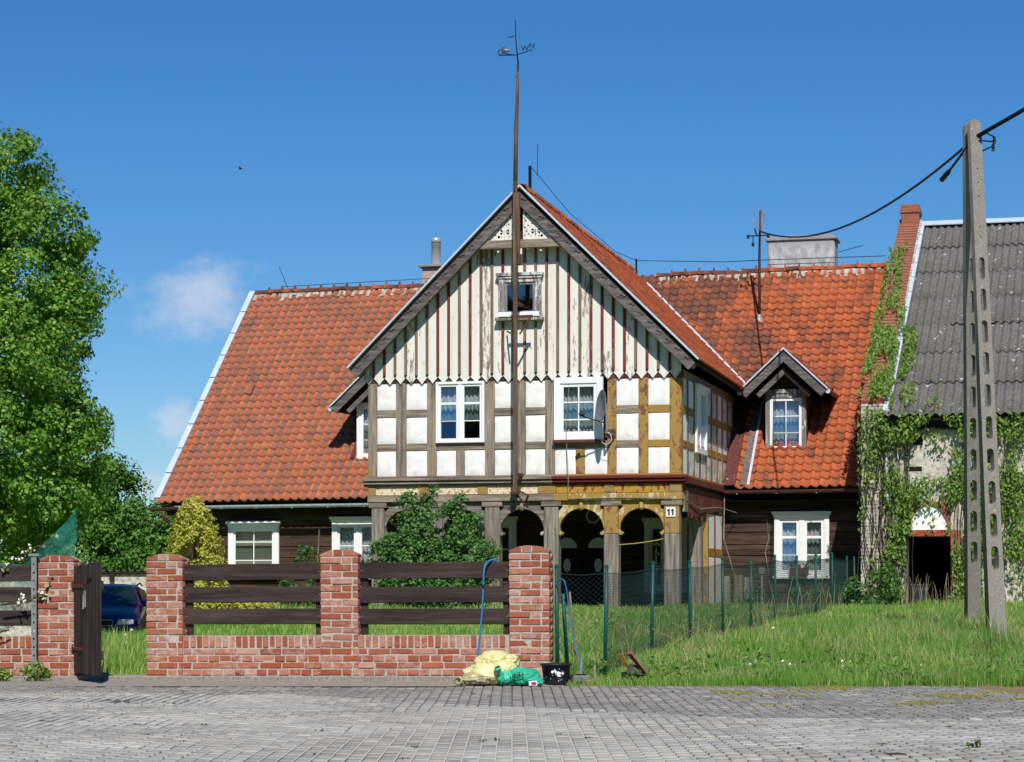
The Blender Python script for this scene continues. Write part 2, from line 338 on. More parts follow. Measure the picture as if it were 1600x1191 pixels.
n = NT('turf'); f = n.noise(n.pos(), 3, 7, 0.75)
sx = n.n.new('ShaderNodeSeparateXYZ'); n.l.new(n.pos(), sx.inputs[0]); soil = n.math('ADD', n.mask(sx.outputs[1], 25.3, 24.5, .5), f)
MAT['turf'] = n.done(n.mix(n.mask(soil, .72, .95), n.ramp(f, [(0.3, lin(88, 112, 44)), (0.7, lin(140, 154, 78))]), lin(122, 104, 80)), 0.95, f, 0.5, 0.04)
def bag_mat(name, c1, c2):
    n = NT(name); f = n.noise(n.opos(), 5, 5, 0.6)
    n.done(n.ramp(f, [(0.3, c1), (0.7, c2)]), 0.34, f, 0.2, 0.01, spec=0.5); n.b.inputs['Transmission Weight'].default_value = 0.0
    n.b.inputs['Subsurface Weight'].default_value = 0.15; MAT[name] = n.m
bag_mat('bag_yellow', lin(206, 200, 134), lin(232, 228, 172)); bag_mat('bag_green', lin(28, 158, 122), lin(64, 196, 158))
bag_mat('bag_dirty', lin(150, 142, 104), lin(206, 200, 156))
n = NT('glass'); n.n.remove(n.b)
gl = n.n.new('ShaderNodeBsdfGlossy'); gl.inputs['Roughness'].default_value = 0.02; gl.inputs[0].default_value = (0.9, 0.95, 1, 1)
tp = n.n.new('ShaderNodeBsdfTransparent'); tp.inputs[0].default_value = (0.82, 0.88, 0.86, 1)
lw = n.n.new('ShaderNodeLayerWeight'); lw.inputs[0].default_value = 0.5; mx = n.n.new('ShaderNodeMixShader')
lm = n.math('ADD', n.math('MULTIPLY', n.math('POWER', lw.outputs['Facing'], 4.0), 0.7), 0.17)
n.l.new(lm, mx.inputs[0]); n.l.new(tp.outputs[0], mx.inputs[1]); n.l.new(gl.outputs[0], mx.inputs[2]); n.l.new(mx.outputs[0], n.out.inputs[0])
MAT['glass'] = n.m
n = NT('curtain'); n.done(lin(226, 228, 230), 0.9); tr = n.n.new('ShaderNodeBsdfTransparent')
mx = n.n.new('ShaderNodeMixShader'); p = n.noise(n.pos(TH, (1, 1, 0.3)), 60, 4); n.l.new(n.mask(p, 0.35, 0.65, 0.55), mx.inputs[0])
n.l.new(n.b.outputs[0], mx.inputs[1]); n.l.new(tr.outputs[0], mx.inputs[2]); n.l.new(mx.outputs[0], n.out.inputs[0]); MAT['curtain'] = n.m
n = NT('blind'); MAT['blind'] = n.done(lin(212, 196, 178), 0.8)
n = NT('net_green'); n.done(lin(24, 110, 92), 0.7); tr = n.n.new('ShaderNodeBsdfTransparent'); mx = n.n.new('ShaderNodeMixShader')
n.l.new(n.mask(n.noise(n.pos(), 9, 4, .7), .3, .7, .8), mx.inputs[0]); n.l.new(n.b.outputs[0], mx.inputs[1]); n.l.new(tr.outputs[0], mx.inputs[2]); n.l.new(mx.outputs[0], n.out.inputs[0]); MAT['net_green'] = n.m

# ------------------------------------------------------------------ mesh tools
class MB:
    def __init__(s): s.v = []; s.f = []
    def add(s, vs, fs):
        o = len(s.v); s.v += [tuple(p) for p in vs]; s.f += [tuple(i + o for i in f) for f in fs]; return s
    def box(s, x0, x1, y0, y1, z0, z1):
        return s.add([(x0, y0, z0), (x1, y0, z0), (x1, y1, z0), (x0, y1, z0), (x0, y0, z1), (x1, y0, z1), (x1, y1, z1), (x0, y1, z1)],
                     [(0, 3, 2, 1), (4, 5, 6, 7), (0, 1, 5, 4), (1, 2, 6, 5), (2, 3, 7, 6), (3, 0, 4, 7)])
    def prism(s, pts, y0, y1):                     # polygon in x-z, pushed along y
        k = len(pts); vs = [(x, y0, z) for x, z in pts] + [(x, y1, z) for x, z in pts]
        fs = [tuple(range(k)), tuple(range(2 * k - 1, k - 1, -1))] + [(i, (i + 1) % k, k + (i + 1) % k, k + i) for i in range(k)]
        return s.add(vs, fs)
    def sideprism(s, pts, x0, x1):                 # polygon in y-z, pushed along x
        k = len(pts); vs = [(x0, y, z) for y, z in pts] + [(x1, y, z) for y, z in pts]
        fs = [tuple(range(k)), tuple(range(2 * k - 1, k - 1, -1))] + [(i, (i + 1) % k, k + (i + 1) % k, k + i) for i in range(k)]
        return s.add(vs, fs)
    def slab(s, a, b, c, d, t):                    # four corners of a sheet, thickened along its normal
        a, b, c, d = map(Vector, (a, b, c, d)); n = (b - a).cross(d - a).normalized() * t
        vs = [a, b, c, d, a - n, b - n, c - n, d - n]
        return s.add(vs, [(0, 1, 2, 3), (7, 6, 5, 4), (0, 4, 5, 1), (1, 5, 6, 2), (2, 6, 7, 3), (3, 7, 4, 0)])
    def tube(s, path, r, n=6, caps=True):
        path = [Vector(p) for p in path]; rs = r if isinstance(r, (list, tuple)) else [r] * len(path)
        vs = []; up = Vector((0, 0, 1))
        for i, p in enumerate(path):
            d = (path[min(i + 1, len(path) - 1)] - path[max(i - 1, 0)])
            if d.length < 1e-9: d = Vector((0, 0, 1))
            d.normalize(); x = d.cross(up)
            if x.length < 0.05: x = d.cross(Vector((0, 1, 0)))
            x.normalize(); y = x.cross(d)
            for k in range(n):
                t = 2 * math.pi * k / n; vs.append(p + (x * math.cos(t) + y * math.sin(t)) * rs[i])
        fs = []
        for i in range(len(path) - 1):
            for k in range(n): fs.append((i * n + k, i * n + (k + 1) % n, (i + 1) * n + (k + 1) % n, (i + 1) * n + k))
        if caps: fs += [tuple(range(n - 1, -1, -1)), tuple(range(len(vs) - n, len(vs)))]
        return s.add(vs, fs)
    def lathe(s, prof, c=(0, 0, 0), n=20):
        vs = []; fs = []
        for r, z in prof:
            for k in range(n): t = 2 * math.pi * k / n; vs.append((c[0] + r * math.cos(t), c[1] + r * math.sin(t), c[2] + z))
        for i in range(len(prof) - 1):
            for k in range(n): fs.append((i * n + k, i * n + (k + 1) % n, (i + 1) * n + (k + 1) % n, (i + 1) * n + k))
        return s.add(vs, fs)
    def mesh(s, name, bevel=0.0, fixn=True):
        me = bpy.data.meshes.new(name); me.from_pydata(s.v, [], s.f)
        if bevel or fixn:
            bm = bmesh.new(); bm.from_mesh(me)
            if fixn: bmesh.ops.recalc_face_normals(bm, faces=bm.faces)
            if bevel: bmesh.ops.bevel(bm, geom=list(bm.edges), offset=bevel, segments=1, affect='EDGES', clamp_overlap=True)
            bm.to_mesh(me); bm.free()
        return me
def obj(name, me, mat, parent=None, loc=(0, 0, 0), rot=None, smooth=False):
    o = bpy.data.objects.new(name, me); COL.link(o)
    if mat is not None and not me.materials: me.materials.append(MAT[mat] if isinstance(mat, str) else mat)
    if smooth: me.polygons.foreach_set('use_smooth', np.ones(len(me.polygons), bool))
    o.location = loc
    if rot is not None: o.rotation_euler = rot
    o.parent = parent
    return o
def tag(o, label=None, cat=None, group=None, kind=None):
    if label: o['label'] = label
    if cat: o['category'] = cat
    if group: o['group'] = group
    if kind: o['kind'] = kind
    return o
def thing(name, label, cat, loc=(0, 0, 0), rotz=0, group=None):
    o = bpy.data.objects.new(name, None); COL.link(o); o.empty_display_size = 0.2
    o.location = loc; o.rotation_euler = (0, 0, rotz); return tag(o, label, cat, group)
def npmesh(name, V, Fq, rnd=None):
    """numpy vertices (n,3) and faces (m,k)"""
    me = bpy.data.meshes.new(name); V = np.asarray(V, np.float32); Fq = np.asarray(Fq, np.int32); k = Fq.shape[1]
    me.vertices.add(len(V)); me.vertices.foreach_set('co', V.ravel())
    me.loops.add(Fq.size); me.loops.foreach_set('vertex_index', Fq.ravel())
    me.polygons.add(len(Fq)); me.polygons.foreach_set('loop_start', np.arange(0, Fq.size, k, dtype=np.int32))
    if rnd is not None:
        at = me.attributes.new('rnd', 'FLOAT', 'FACE'); at.data.foreach_set('value', np.asarray(rnd, np.float32))
    me.update(calc_edges=True); me.validate(); return me
def many(base_v, base_f, mats):
    """copies of one small mesh under 4x4 matrices, joined; returns V, F, rnd per face"""
    base_v = np.asarray(base_v, float); base_f = np.asarray(base_f, int); M = np.asarray(mats, float)
    V = np.einsum('kij,nj->kni', M[:, :3, :3], base_v) + M[:, None, :3, 3]
    F = base_f[None] + (np.arange(len(M)) * len(base_v))[:, None, None]
    return V.reshape(-1, 3), F.reshape(-1, base_f.shape[1]), np.repeat(rng.random(len(M)), len(base_f))
def plate(name, outline, holes, thick):
    """flat plate in x-z with real cut-outs; front at y=0, back at y=thick"""
    cu = bpy.data.curves.new(name, 'CURVE'); cu.dimensions = '2D'; cu.fill_mode = 'BOTH'; cu.extrude = thick / 2
    for poly in [outline] + list(holes):
        sp = cu.splines.new('POLY'); sp.points.add(len(poly) - 1); sp.use_cyclic_u = True
        for p, q in zip(sp.points, poly): p.co = (q[0], q[1], 0, 1)
    o = bpy.data.objects.new(name, cu); COL.link(o)
    dg = bpy.context.evaluated_depsgraph_get(); me = bpy.data.meshes.new_from_object(o.evaluated_get(dg))
    bpy.data.objects.remove(o); bpy.data.curves.remove(cu)
    co = np.empty(len(me.vertices) * 3); me.vertices.foreach_get('co', co); co = co.reshape(-1, 3)
    new = np.stack([co[:, 0], thick / 2 - co[:, 2], co[:, 1]], 1); me.vertices.foreach_set('co', new.ravel()); me.update()
    me.name = name; return me
def textmesh(name, body, size, thick=0.004):
    cu = bpy.data.curves.new(name, 'FONT'); cu.body = body; cu.size = size; cu.align_x = 'CENTER'; cu.align_y = 'CENTER'; cu.extrude = thick / 2
    o = bpy.data.objects.new(name, cu); COL.link(o)
    dg = bpy.context.evaluated_depsgraph_get(); me = bpy.data.meshes.new_from_object(o.evaluated_get(dg))
    bpy.data.objects.remove(o); bpy.data.curves.remove(cu)
    co = np.empty(len(me.vertices) * 3); me.vertices.foreach_get('co', co); co = co.reshape(-1, 3)
    new = np.stack([co[:, 0], thick / 2 - co[:, 2], co[:, 1]], 1); me.vertices.foreach_set('co', new.ravel()); me.update(); return me
def arc(cx, cz, r, a0, a1, n=16):
    return [(cx + r * math.cos(a0 + (a1 - a0) * i / n), cz + r * math.sin(a0 + (a1 - a0) * i / n)) for i in range(n + 1)]
def sstep(x, a, b):
    t = np.clip((np.asarray(x, float) - a) / (b - a), 0, 1); return t * t * (3 - 2 * t)
def gz(X, Y):
    """height of the ground: the house stands on a low mound, the yard on the left lies lower"""
    t = np.clip((np.asarray(Y, float) - 25.4) / 21.0, 0, 1)
    s = sstep(X, -8.5, -4.5)
    z = t * (0.60 * s - 0.24 * (1 - s))
    return z + 0.05 * np.clip((np.asarray(Y, float) - 24.9) / 0.8, 0, 1) + 0.02 * np.sin(np.asarray(X) * 1.3 + np.asarray(Y) * 0.7) * np.clip(t * 6, 0, 1)

# ------------------------------------------------------------------ ground, paving
EDGE = 24.5
xs = np.concatenate([[-2500, -900, -300, -120, -60, -40], np.arange(-30, 30.1, 1.0), [40, 60, 120, 300, 900, 2500]])
ys = np.concatenate([[-1200, -300, -100, -60, EDGE - 0.06, EDGE + 0.02], np.arange(24.7, 28, .2), np.arange(28.5, 70, 1.0), [75, 90, 120, 300, 900, 3500]])
GX, GY = np.meshgrid(xs, ys); GZ = gz(GX, GY); GZ[GY < EDGE] = -0.09; GZ[(GY >= EDGE) & (GY < EDGE + 0.15)] = -0.02; GZ[(GX < .6) & (GX > -30) & (GY >= EDGE) & (GY < 25.25 - (GX - .44) * .158)] = -0.12
V = np.stack([GX, GY, GZ], -1).reshape(-1, 3); nx, ny = len(xs), len(ys)
I = np.arange(nx * ny).reshape(ny, nx); F = np.stack([I[:-1, :-1], I[:-1, 1:], I[1:, 1:], I[1:, :-1]], -1).reshape(-1, 4)
tag(obj('ground', npmesh('ground', V, F), 'turf', smooth=True), kind='structure')
PR = lambda Y: 4.76 + (24.5 - Y) * 0.12                      # right edge of the paving
pb = MB(); pb.slab((-24, EDGE, -0.014), (-24, -40, -0.014), (PR(-40), -40, -0.014), (PR(EDGE), EDGE, -0.014), 0.06)
paving = tag(obj('paving', pb.mesh('paving'), 'joint_dirt'), kind='structure')
PW, PL, JG = 0.100, 0.215, 0.010
hx, hy, ch = PW / 2 - JG / 2, PL / 2 - 0.008, 0.006
pv = [(-hx, -hy, -0.03), (hx, -hy, -0.03), (hx, hy, -0.03), (-hx, hy, -0.03), (-hx, -hy, -ch), (hx, -hy, -ch), (hx, hy, -ch), (-hx, hy, -ch),
      (-hx + ch, -hy + ch, 0), (hx - ch, -hy + ch, 0), (hx - ch, hy - ch, 0), (-hx + ch, hy - ch, 0)]
pf = [(8, 9, 10, 11), (4, 5, 9, 8), (5, 6, 10, 9), (6, 7, 11, 10), (7, 4, 8, 11), (0, 1, 5, 4), (1, 2, 6, 5), (2, 3, 7, 6), (3, 0, 4, 7)]
mats = []; near = []
PB = lambda x: min(22.8, max(18.3, 22.8 - 1.03 * (x + 2.53)))      # pavers take a darker grey colour beyond this line
for ix in range(-75, 60):
    x = -0.05 + ix * PW
    for iy in range(0, 56):
        y = 12.9 + iy * PL + (PL / 2 if ix % 2 else 0)
        if y + PL / 2 > EDGE or abs(x) > y * 0.232 + 0.3 or x + PW / 2 > PR(y): continue
        m = Matrix.Translation((x, y, random.gauss(0, 0.0018) + 0.020 * (noise.noise((x * .45, y * .45, 3))) + .008 * noise.noise((x * 1.6, y * 1.6, 8))))
        m = m @ Euler((random.gauss(0, 0.006), random.gauss(0, 0.01), random.gauss(0, 0.006))).to_matrix().to_4x4()
        (near if abs(x) < y * 0.224 and y > 13.25 else mats).append((y, m))
near.sort(key=lambda t: t[0]); mats = [m for _, m in mats] + [m for _, m in near[300:]]
darker = [m for m in mats if m.translation.y > PB(m.translation.x) + .25 * noise.noise((m.translation.x * 2, m.translation.y, 0))]; oi_ = set(id(m) for m in darker); mats = [m for m in mats if id(m) not in oi_]
pme = npmesh('paver', pv, pf); pme.materials.append(MAT['paver'])
for _, m in near[:300]:
    o = obj('paver', pme, None, paving); o.matrix_basis = m
V, F, rn = many(pv, pf, [np.array(m) for m in mats])
tag(obj('pavers', npmesh('pavers', V, F, rn), 'paver', paving), kind='stuff')
V, F, rn = many(pv, pf, [np.array(m) for m in darker]); tag(obj('dark_pavers', npmesh('dark_pavers', V, F, rn), 'paver_dark', paving), kind='stuff')
jm = MB()
for ix in range(-75, 60):
    x = -0.05 + (ix + 0.5) * PW; y0 = max(13.0, (abs(x) - 0.3) / 0.232)
    segs = 12
    for k in range(segs):
        a, b = y0 + (23.6 - y0) * k / segs, y0 + (23.6 - y0) * (k + 1) / segs
        if b > PB(x) + .3 or x + .02 > PR(b) or b - a < 0.05 or noise.noise((x * 0.7, a * 0.5, 9)) < -0.28: continue
        jm.box(x - 0.0052, x + 0.0052, a, b, -0.013, -0.003)
tag(obj('joint_sand', jm.mesh('joint_sand', fixn=False), 'joint_sand', paving), kind='stuff')

# ------------------------------------------------------------------ the arcade house
ZB = 0.5
house = thing('arcade_house', 'half-timbered arcade house with red pantile roof and cream boarded gable', 'house', (HX, HY, ZB), -TH)
def H(name, mb, mat, parent=None, bevel=0.0, smooth=False):
    me = mb.mesh(name, bevel) if isinstance(mb, MB) else mb
    return obj(name, me, mat, parent or house, (0, 0, 0) if parent else (0, 0, -ZB), smooth=smooth)
def HB(name, mat, x0, x1, y0, y1, z0, z1, bevel=0.008, parent=None):
    return H(name, MB().box(x0, x1, y0, y1, z0, z1), mat, parent, bevel)
# upper storey, front
POSTS = [(-6.77, -6.57), (-6.15, -5.92), (-5.46, -5.25), (-4.19, -3.98), (-3.54, -3.31), (-2.89, -2.68), (-1.56, -1.37), (-0.90, -0.70), (-0.25, 0.0)]
RAILS = [(3.99, 4.14), (4.70, 4.86)]
Z0, Z1 = 3.45, 5.43
def pm(a, k): return ('ochre_' if a > -1.7 else 'grey_') + k
for i, (p, q) in enumerate(POSTS):
    HB('post', pm(p, 'post'), p, q, -0.015 + random.uniform(-.006, .006), 0.2, Z0, Z1)
HB('wall_plate', 'dormer_board', -6.80, -1.6, -0.02, 0.2, Z1, 5.56); HB('wall_plate', 'frieze_red', -1.6, 0.02, -0.021, 0.2, Z1, 5.56)
HB('sill_beam', 'grey_rail', -6.79, -2.66, -0.03, 0.2, 3.41, Z0); HB('sill_beam', 'ochre_rail', -2.66, 0.02, -0.028, 0.2, 3.41, Z0)
WIN = {2: ('w', ), 5: ('w', )}
for i in range(8):
    a0, a1 = POSTS[i][1], POSTS[i + 1][0]
    iswin = i in WIN
    spans = []
    if iswin:
        HB('rail', pm(a0, 'rail'), a0, a1, -0.008, 0.18, 3.99, 4.14)
        m0 = a0 + 0.40 * (a1 - a0); m1 = m0 + 0.19
        HB('short_post', 'ochre_post' if i == 5 else 'grey_post', m0, m1, -0.006, 0.18, Z0, 3.99)
        spans = [(a0, m0, Z0, 3.99), (m1, a1, Z0, 3.99)]
    else:
        for r0, r1 in RAILS: HB('rail', pm(a0, 'rail'), a0, a1, -0.008 + random.uniform(-.004, .004), 0.18, r0, r1)
        spans = [(a0, a1, Z0, 3.99), (a0, a1, 4.14, 4.70), (a0, a1, 4.86, Z1)]
    for (x0, x1, z0, z1) in spans:
        g = 0.004; pn = 9
        # slightly bulging hand-plastered panel with an uneven outline
        vs = []; fs = []
        for iz in range(pn):
            for ix in range(pn):
                u, v = ix / (pn - 1), iz / (pn - 1)
                e = min(u, 1 - u, v, 1 - v)
                x = x0 + g + (x1 - x0 - 2 * g) * u; z = z0 + g + (z1 - z0 - 2 * g) * v
                vs.append((x, 0.012 - 0.020 * min(1, e * 7) + 0.006 * noise.noise((x * 5, z * 5, i)), z))
        for iz in range(pn - 1):
            for ix in range(pn - 1): k = iz * pn + ix; fs.append((k, k + 1, k + 1 + pn, k + pn))
        H('infill_panel', MB().add(vs, fs), 'panel_white', smooth=True)
# upper storey, right side (a = 0, running back)
SP = [(0.0, 0.16), (0.66, 0.80), (1.42, 1.56), (2.92, 3.06), (3.64, 3.78), (4.38, 4.52), (5.12, 5.26), (5.86, 6.0), (6.6, 6.74)]
def HS(name, mat, b0, b1, z0, z1, x0=-0.18, x1=0.0, bevel=0.006): return HB(name, mat, x0, x1, b0, b1, z0, z1, bevel)
for i, (p, q) in enumerate(SP[1:]): HS('post', 'ochre_post' if i % 3 else 'batten_brown', p, q, Z0, Z1, -0.18, 0.006)
HS('wall_plate', 'grey_beam', 0.2, 7.0, Z1, 5.6); HS('sill_beam', 'ochre_side', 0.2, 7.0, 3.40, Z0, -0.18, 0.012)
for i in range(8):
    b0, b1 = SP[i][1], SP[i + 1][0]
    if i == 2:
        spans = [(b0, b0 + .6, Z0, 3.99), (b0 + .72, b1, Z0, 3.99)]; HS('short_post', 'batten_red', b0 + .6, b0 + .72, Z0, 3.99, -.18, .004)
        HS('rail', 'ochre_side', b0, b1, 3.99, 4.14, -.18, .003)
    else:
        for r0, r1 in RAILS: HS('rail', 'ochre_side', b0, b1, r0, r1, -.18, .002)
        spans = [(b0, b1, Z0, 3.99), (b0, b1, 4.14, 4.70), (b0, b1, 4.86, Z1)]
    for (y0, y1, z0, z1) in spans:
        HB('infill_panel', 'panel_worn' if random.random() < .75 else 'panel_white', -0.16, -0.012, y0 + .002, y1 - .002, z0 + .002, z1 - .002, 0.004)
# left side of the jutting storey and its floor
HB('side_wall', 'panel_white', -6.76, -6.6, 0.2, 7.0, Z0, Z1); HB('porch_ceiling', 'eave_wood', -6.75, -0.02, 0.05, 5.5, 3.06, 3.4)

def window(a0, a1, z0, z1, b, cols=2, zs=(), bars=(), case=0.10, head=True, tilt=(0, 0), parent=None, casing='white_frame', curtain=0.5, blind=False, sash=0.07, mid=0.1, sillout=0.05, sashmat='white_frame'):
    """casement window facing -b: casing, sashes, glazing bars, panes, curtain and the dark room behind"""
    f = MB()
    f.box(a0, a0 + case, b - 0.05, b + 0.06, z0, z1); f.box(a1 - case, a1, b - 0.05, b + 0.06, z0, z1)
    f.box(a0 + case, a1 - case, b - 0.045, b + 0.06, z1 - case, z1); f.box(a0 + case, a1 - case, b - 0.045, b + 0.06, z0, z0 + case * 0.8)
    if head:
        f.box(a0 - 0.05, a1 + 0.05, b - 0.10, b + 0.06, z1 + 0.002, z1 + 0.07); f.box(a0 - 0.02, a1 + 0.02, b - 0.075, b + 0.06, z1 - 0.05, z1 - 0.003)
    w = H('window', f, casing, bevel=0.006)
    i0, i1, j0, j1 = a0 + case, a1 - case, z0 + case * 0.8, z1 - case
    span = (i1 - i0 - mid * (cols - 1)) / cols
    if cols > 1:
        for k in range(cols - 1): H('mullion', MB().box(i0 + span * (k + 1) + mid * k, i0 + span * (k + 1) + mid * (k + 1), b - 0.035, b + 0.05, j0, j1), 'white_frame', w, 0.006)
    for k in range(cols):
        s0 = i0 + k * (span + mid); s1 = s0 + span
        m = MB(); m.box(s0, s0 + sash, b - 0.02, b + 0.03, j0, j1); m.box(s1 - sash, s1, b - 0.02, b + 0.03, j0, j1)
        m.box(s0 + sash, s1 - sash, b - 0.018, b + 0.03, j1 - sash, j1); m.box(s0 + sash, s1 - sash, b - 0.018, b + 0.03, j0, j0 + sash)
        for z, t in zs: m.box(s0 + sash, s1 - sash, b - 0.014, b + 0.028, z - t / 2, z + t / 2)
        for x, t in bars: xx = s0 + (s1 - s0) * x; m.box(xx - t / 2, xx + t / 2, b - 0.012, b + 0.026, j0 + sash, j1 - sash)
        H('sash', m, sashmat, w, 0.004)
        # one pane for each light
        zz = [j0 + sash] + [z for z, _ in zs] + [j1 - sash]; xx = [s0 + sash] + [s0 + (s1 - s0) * x for x, _ in bars] + [s1 - sash]
        for zi in range(len(zz) - 1):
            for xi in range(len(xx) - 1):
                t = math.tan(tilt[min(k, len(tilt) - 1)] + random.uniform(-.004, .004)); h = zz[zi + 1] - zz[zi]
                t = max(-0.012 / h, min(t, 0.2)); yb = b + 0.0
                H('pane', MB().add([(xx[xi], yb, zz[zi]), (xx[xi + 1], yb + .001, zz[zi]), (xx[xi + 1], yb + t * h + .001, zz[zi + 1]), (xx[xi], yb + t * h, zz[zi + 1])], [(0, 1, 2, 3)]), 'glass', w)
    yb = b + 0.16
    if blind:
        m = MB(); nb = int((j1 - j0) / 0.1)
        for k in range(nb + 1): m.box(i0, i1, yb - 0.05, yb - 0.04 + .004 * (k % 2), j0 + k * 0.1, min(j0 + k * 0.1 + 0.098, j1))
        H('blind', m, 'blind', w)
    elif curtain > 0:
        vs = []; fs = []; nn = 72; top = j1 - 0.02; bot = j1 - (j1 - j0) * curtain
        for ix in range(nn + 1):
            u = ix / nn; x = i0 + (i1 - i0) * u
            y = yb + 0.022 * math.sin(u * 52 + math.sin(u * 9) * 2); sc = 0.035 * abs(math.sin(u * 14 * math.pi / 2))
            for iz in range(5): vs.append((x, y, bot - sc + (top - bot + sc) * iz / 4))
        for ix in range(nn):
            for iz in range(4): k = ix * 5 + iz; fs.append((k, k + 5, k + 6, k + 1))
        H('curtain', MB().add(vs, fs), 'curtain', w, smooth=True)
    d = 0.9; r = MB(); x0, x1 = a0 + case * .5, a1 - case * .5
    r.add([(x0, b + .05, z0), (x1, b + .05, z0), (x1, b + .05, z1), (x0, b + .05, z1), (x0, b + d, z0), (x1, b + d, z0), (x1, b + d, z1), (x0, b + d, z1)],
          [(4, 5, 6, 7), (0, 1, 5, 4), (1, 2, 6, 5), (2, 3, 7, 6), (3, 0, 4, 7)])
    H('reveal', r, 'dark_room', w)
    if sillout: H('sill', MB().box(a0 - 0.02, a1 + 0.02, b - 0.05 - sillout, b - 0.0505, z0 - 0.03, z0 + 0.03), casing, w, 0.005)
    return w
TL = R(5.0)
window(-5.25, -4.19, 4.14, 5.43, -0.03, 2, [(4.97, .05), (4.60, .022)], case=0.055, sash=.05, mid=.075, head=False, tilt=(TL, 0.0), curtain=0.62, sillout=0)
window(-2.68, -1.64, 4.16, 5.46, -0.05, 1, [(4.94, .03), (4.58, .03)], [(0.5, .03)], case=0.13, head=False, tilt=(0.0, ), curtain=0.9, sillout=0)
HB('sill_board', 'rust', -2.7, -1.6, -0.13, -0.02, 4.10, 4.155, 0.004)
# side window: plain white box frame standing proud
m = MB(); m.box(-.15, .05, 1.58, 2.90, 3.96, 4.08); m.box(-.15, .05, 1.58, 1.70, 4.08, 5.36); m.box(-.15, .05, 2.78, 2.90, 4.08, 5.36); m.box(-.15, .05, 1.70, 2.78, 5.24, 5.36)
m.box(-.15, .02, 2.2, 2.28, 4.08, 5.24)
sw = H('window', m, 'white_frame', bevel=.006); H('sash', MB().box(-.13, .0, 1.70, 2.2, 4.08, 5.24), 'white_frame', sw, 0.006); H('sash', MB().box(-.13, .0, 2.28, 2.78, 4.08, 4.6), 'white_frame', sw, 0.006)
H('pane', MB().box(-.10, -.06, 2.28, 2.78, 4.6, 5.24), 'car_glass', sw); H('head_board', MB().box(-.1, .10, 1.52, 2.96, 5.362, 5.43), 'white_frame', sw, 0.006)

# cornice, frieze, arcade beam
def runx(name, mat, a0, a1, y0, z0, z1, y1=0.2): return HB(name, mat, a0, a1, y0, y1, z0, z1, 0.01)
for (nm, y, z0, z1) in (('cornice', -0.13, 3.345, 3.405), ('cornice', -0.09, 3.275, 3.342), ('cornice', -0.05, 3.235, 3.272)):
    runx(nm, 'grey_beam', -6.86, -2.72, y, z0, z1); runx(nm, 'dark_red' if y == -0.09 else 'frieze_red', -2.718, 0.10, y - .002, z0, z1)
for (x0, x1, mt) in ((-6.6, -5.62, 'frieze_brick'), (-5.4, -4.35, 'frieze_brick'), (-4.13, -3.05, 'frieze_brick'), (-2.66, -1.62, 'frieze_ochre'), (-1.42, -0.25, 'frieze_ochre')):
    HB('frieze_panel', mt, x0, x1, 0.0, 0.2, 3.055, 3.233, 0.006)
for (x0, x1) in ((-6.76, -6.602), (-5.618, -5.402), (-4.348, -4.132), (-3.048, -2.662), (-1.618, -1.422), (-0.248, 0.0)):
    HB('frieze_block', 'ochre_rail', x0, x1, -0.02, 0.2, 3.05, 3.233, 0.008)
runx('arcade_beam', 'grey_beam', -6.78, -2.7, -0.03, 2.90, 3.048, 0.25); runx('arcade_beam', 'arch_ochre', -2.698, 0.02, -0.03, 2.90, 3.048, 0.25)
AP = [(-6.70, -6.42), (-5.45, -5.14), (-4.20, -3.88), (-2.92, -2.61), (-1.64, -1.33), (-0.37, -0.05)]
for i, (p, q) in enumerate(AP):
    HB('arcade_post', 'lower_post', p, q, 0.0, 0.28, 0.42, 2.20 if i in (4, 5) else 2.78, 0.015)
    if i in (4, 5): HB('post_head', 'ochre_post', p + .002, q - .002, 0.003, 0.278, 2.203, 2.78, 0.012)
    HB('capital', 'grey_beam', p - 0.06, q + 0.06, -0.012, 0.27, 2.785, 2.898, 0.008)
for i in range(5):
    x0, x1 = AP[i][1], AP[i + 1][0]; cx = (x0 + x1) / 2; r = (x1 - x0) / 2 - 0.012; sp = 2.29
    out = [(x0 + 0.002, 2.20), (x0 + 0.05, 2.20), (x0 + .04, 2.26)] + [(cx - r * math.cos(t), sp + r * 0.96 * math.sin(t)) for t in np.linspace(0.0, math.pi, 25)] + [(x1 - .04, 2.26), (x1 - 0.05, 2.20), (x1 - 0.002, 2.20)]
    out += [(x1 - 0.002, 2.70), (x1 - 0.10, 2.784), (x1 - .062, 2.80), (x1 - .062, 2.896), (x0 + .062, 2.896), (x0 + .062, 2.80), (x0 + 0.10, 2.784), (x0 + 0.002, 2.70)]
    ar = H('arch_board', plate('arch_board', out, [], 0.12), 'arch_ochre' if i >= 3 else 'arch_grey')
    ar.location.y = 0.06
    H('pendant', MB().lathe([(0.0, -0.07), (0.05, -0.05), (0.065, 0.0), (0.05, 0.06), (0.03, 0.1)], (cx, -0.03, 2.76), 10), 'arch_ochre' if i >= 3 else 'arch_grey', ar, smooth=True)
    for sx in (x0 + 0.045, x1 - 0.045):
        H('scroll', MB().tube([(sx, -0.04, 2.22), (sx, 0.14, 2.22)], 0.038, 12), 'arch_ochre' if i >= 3 else 'arch_grey', ar)
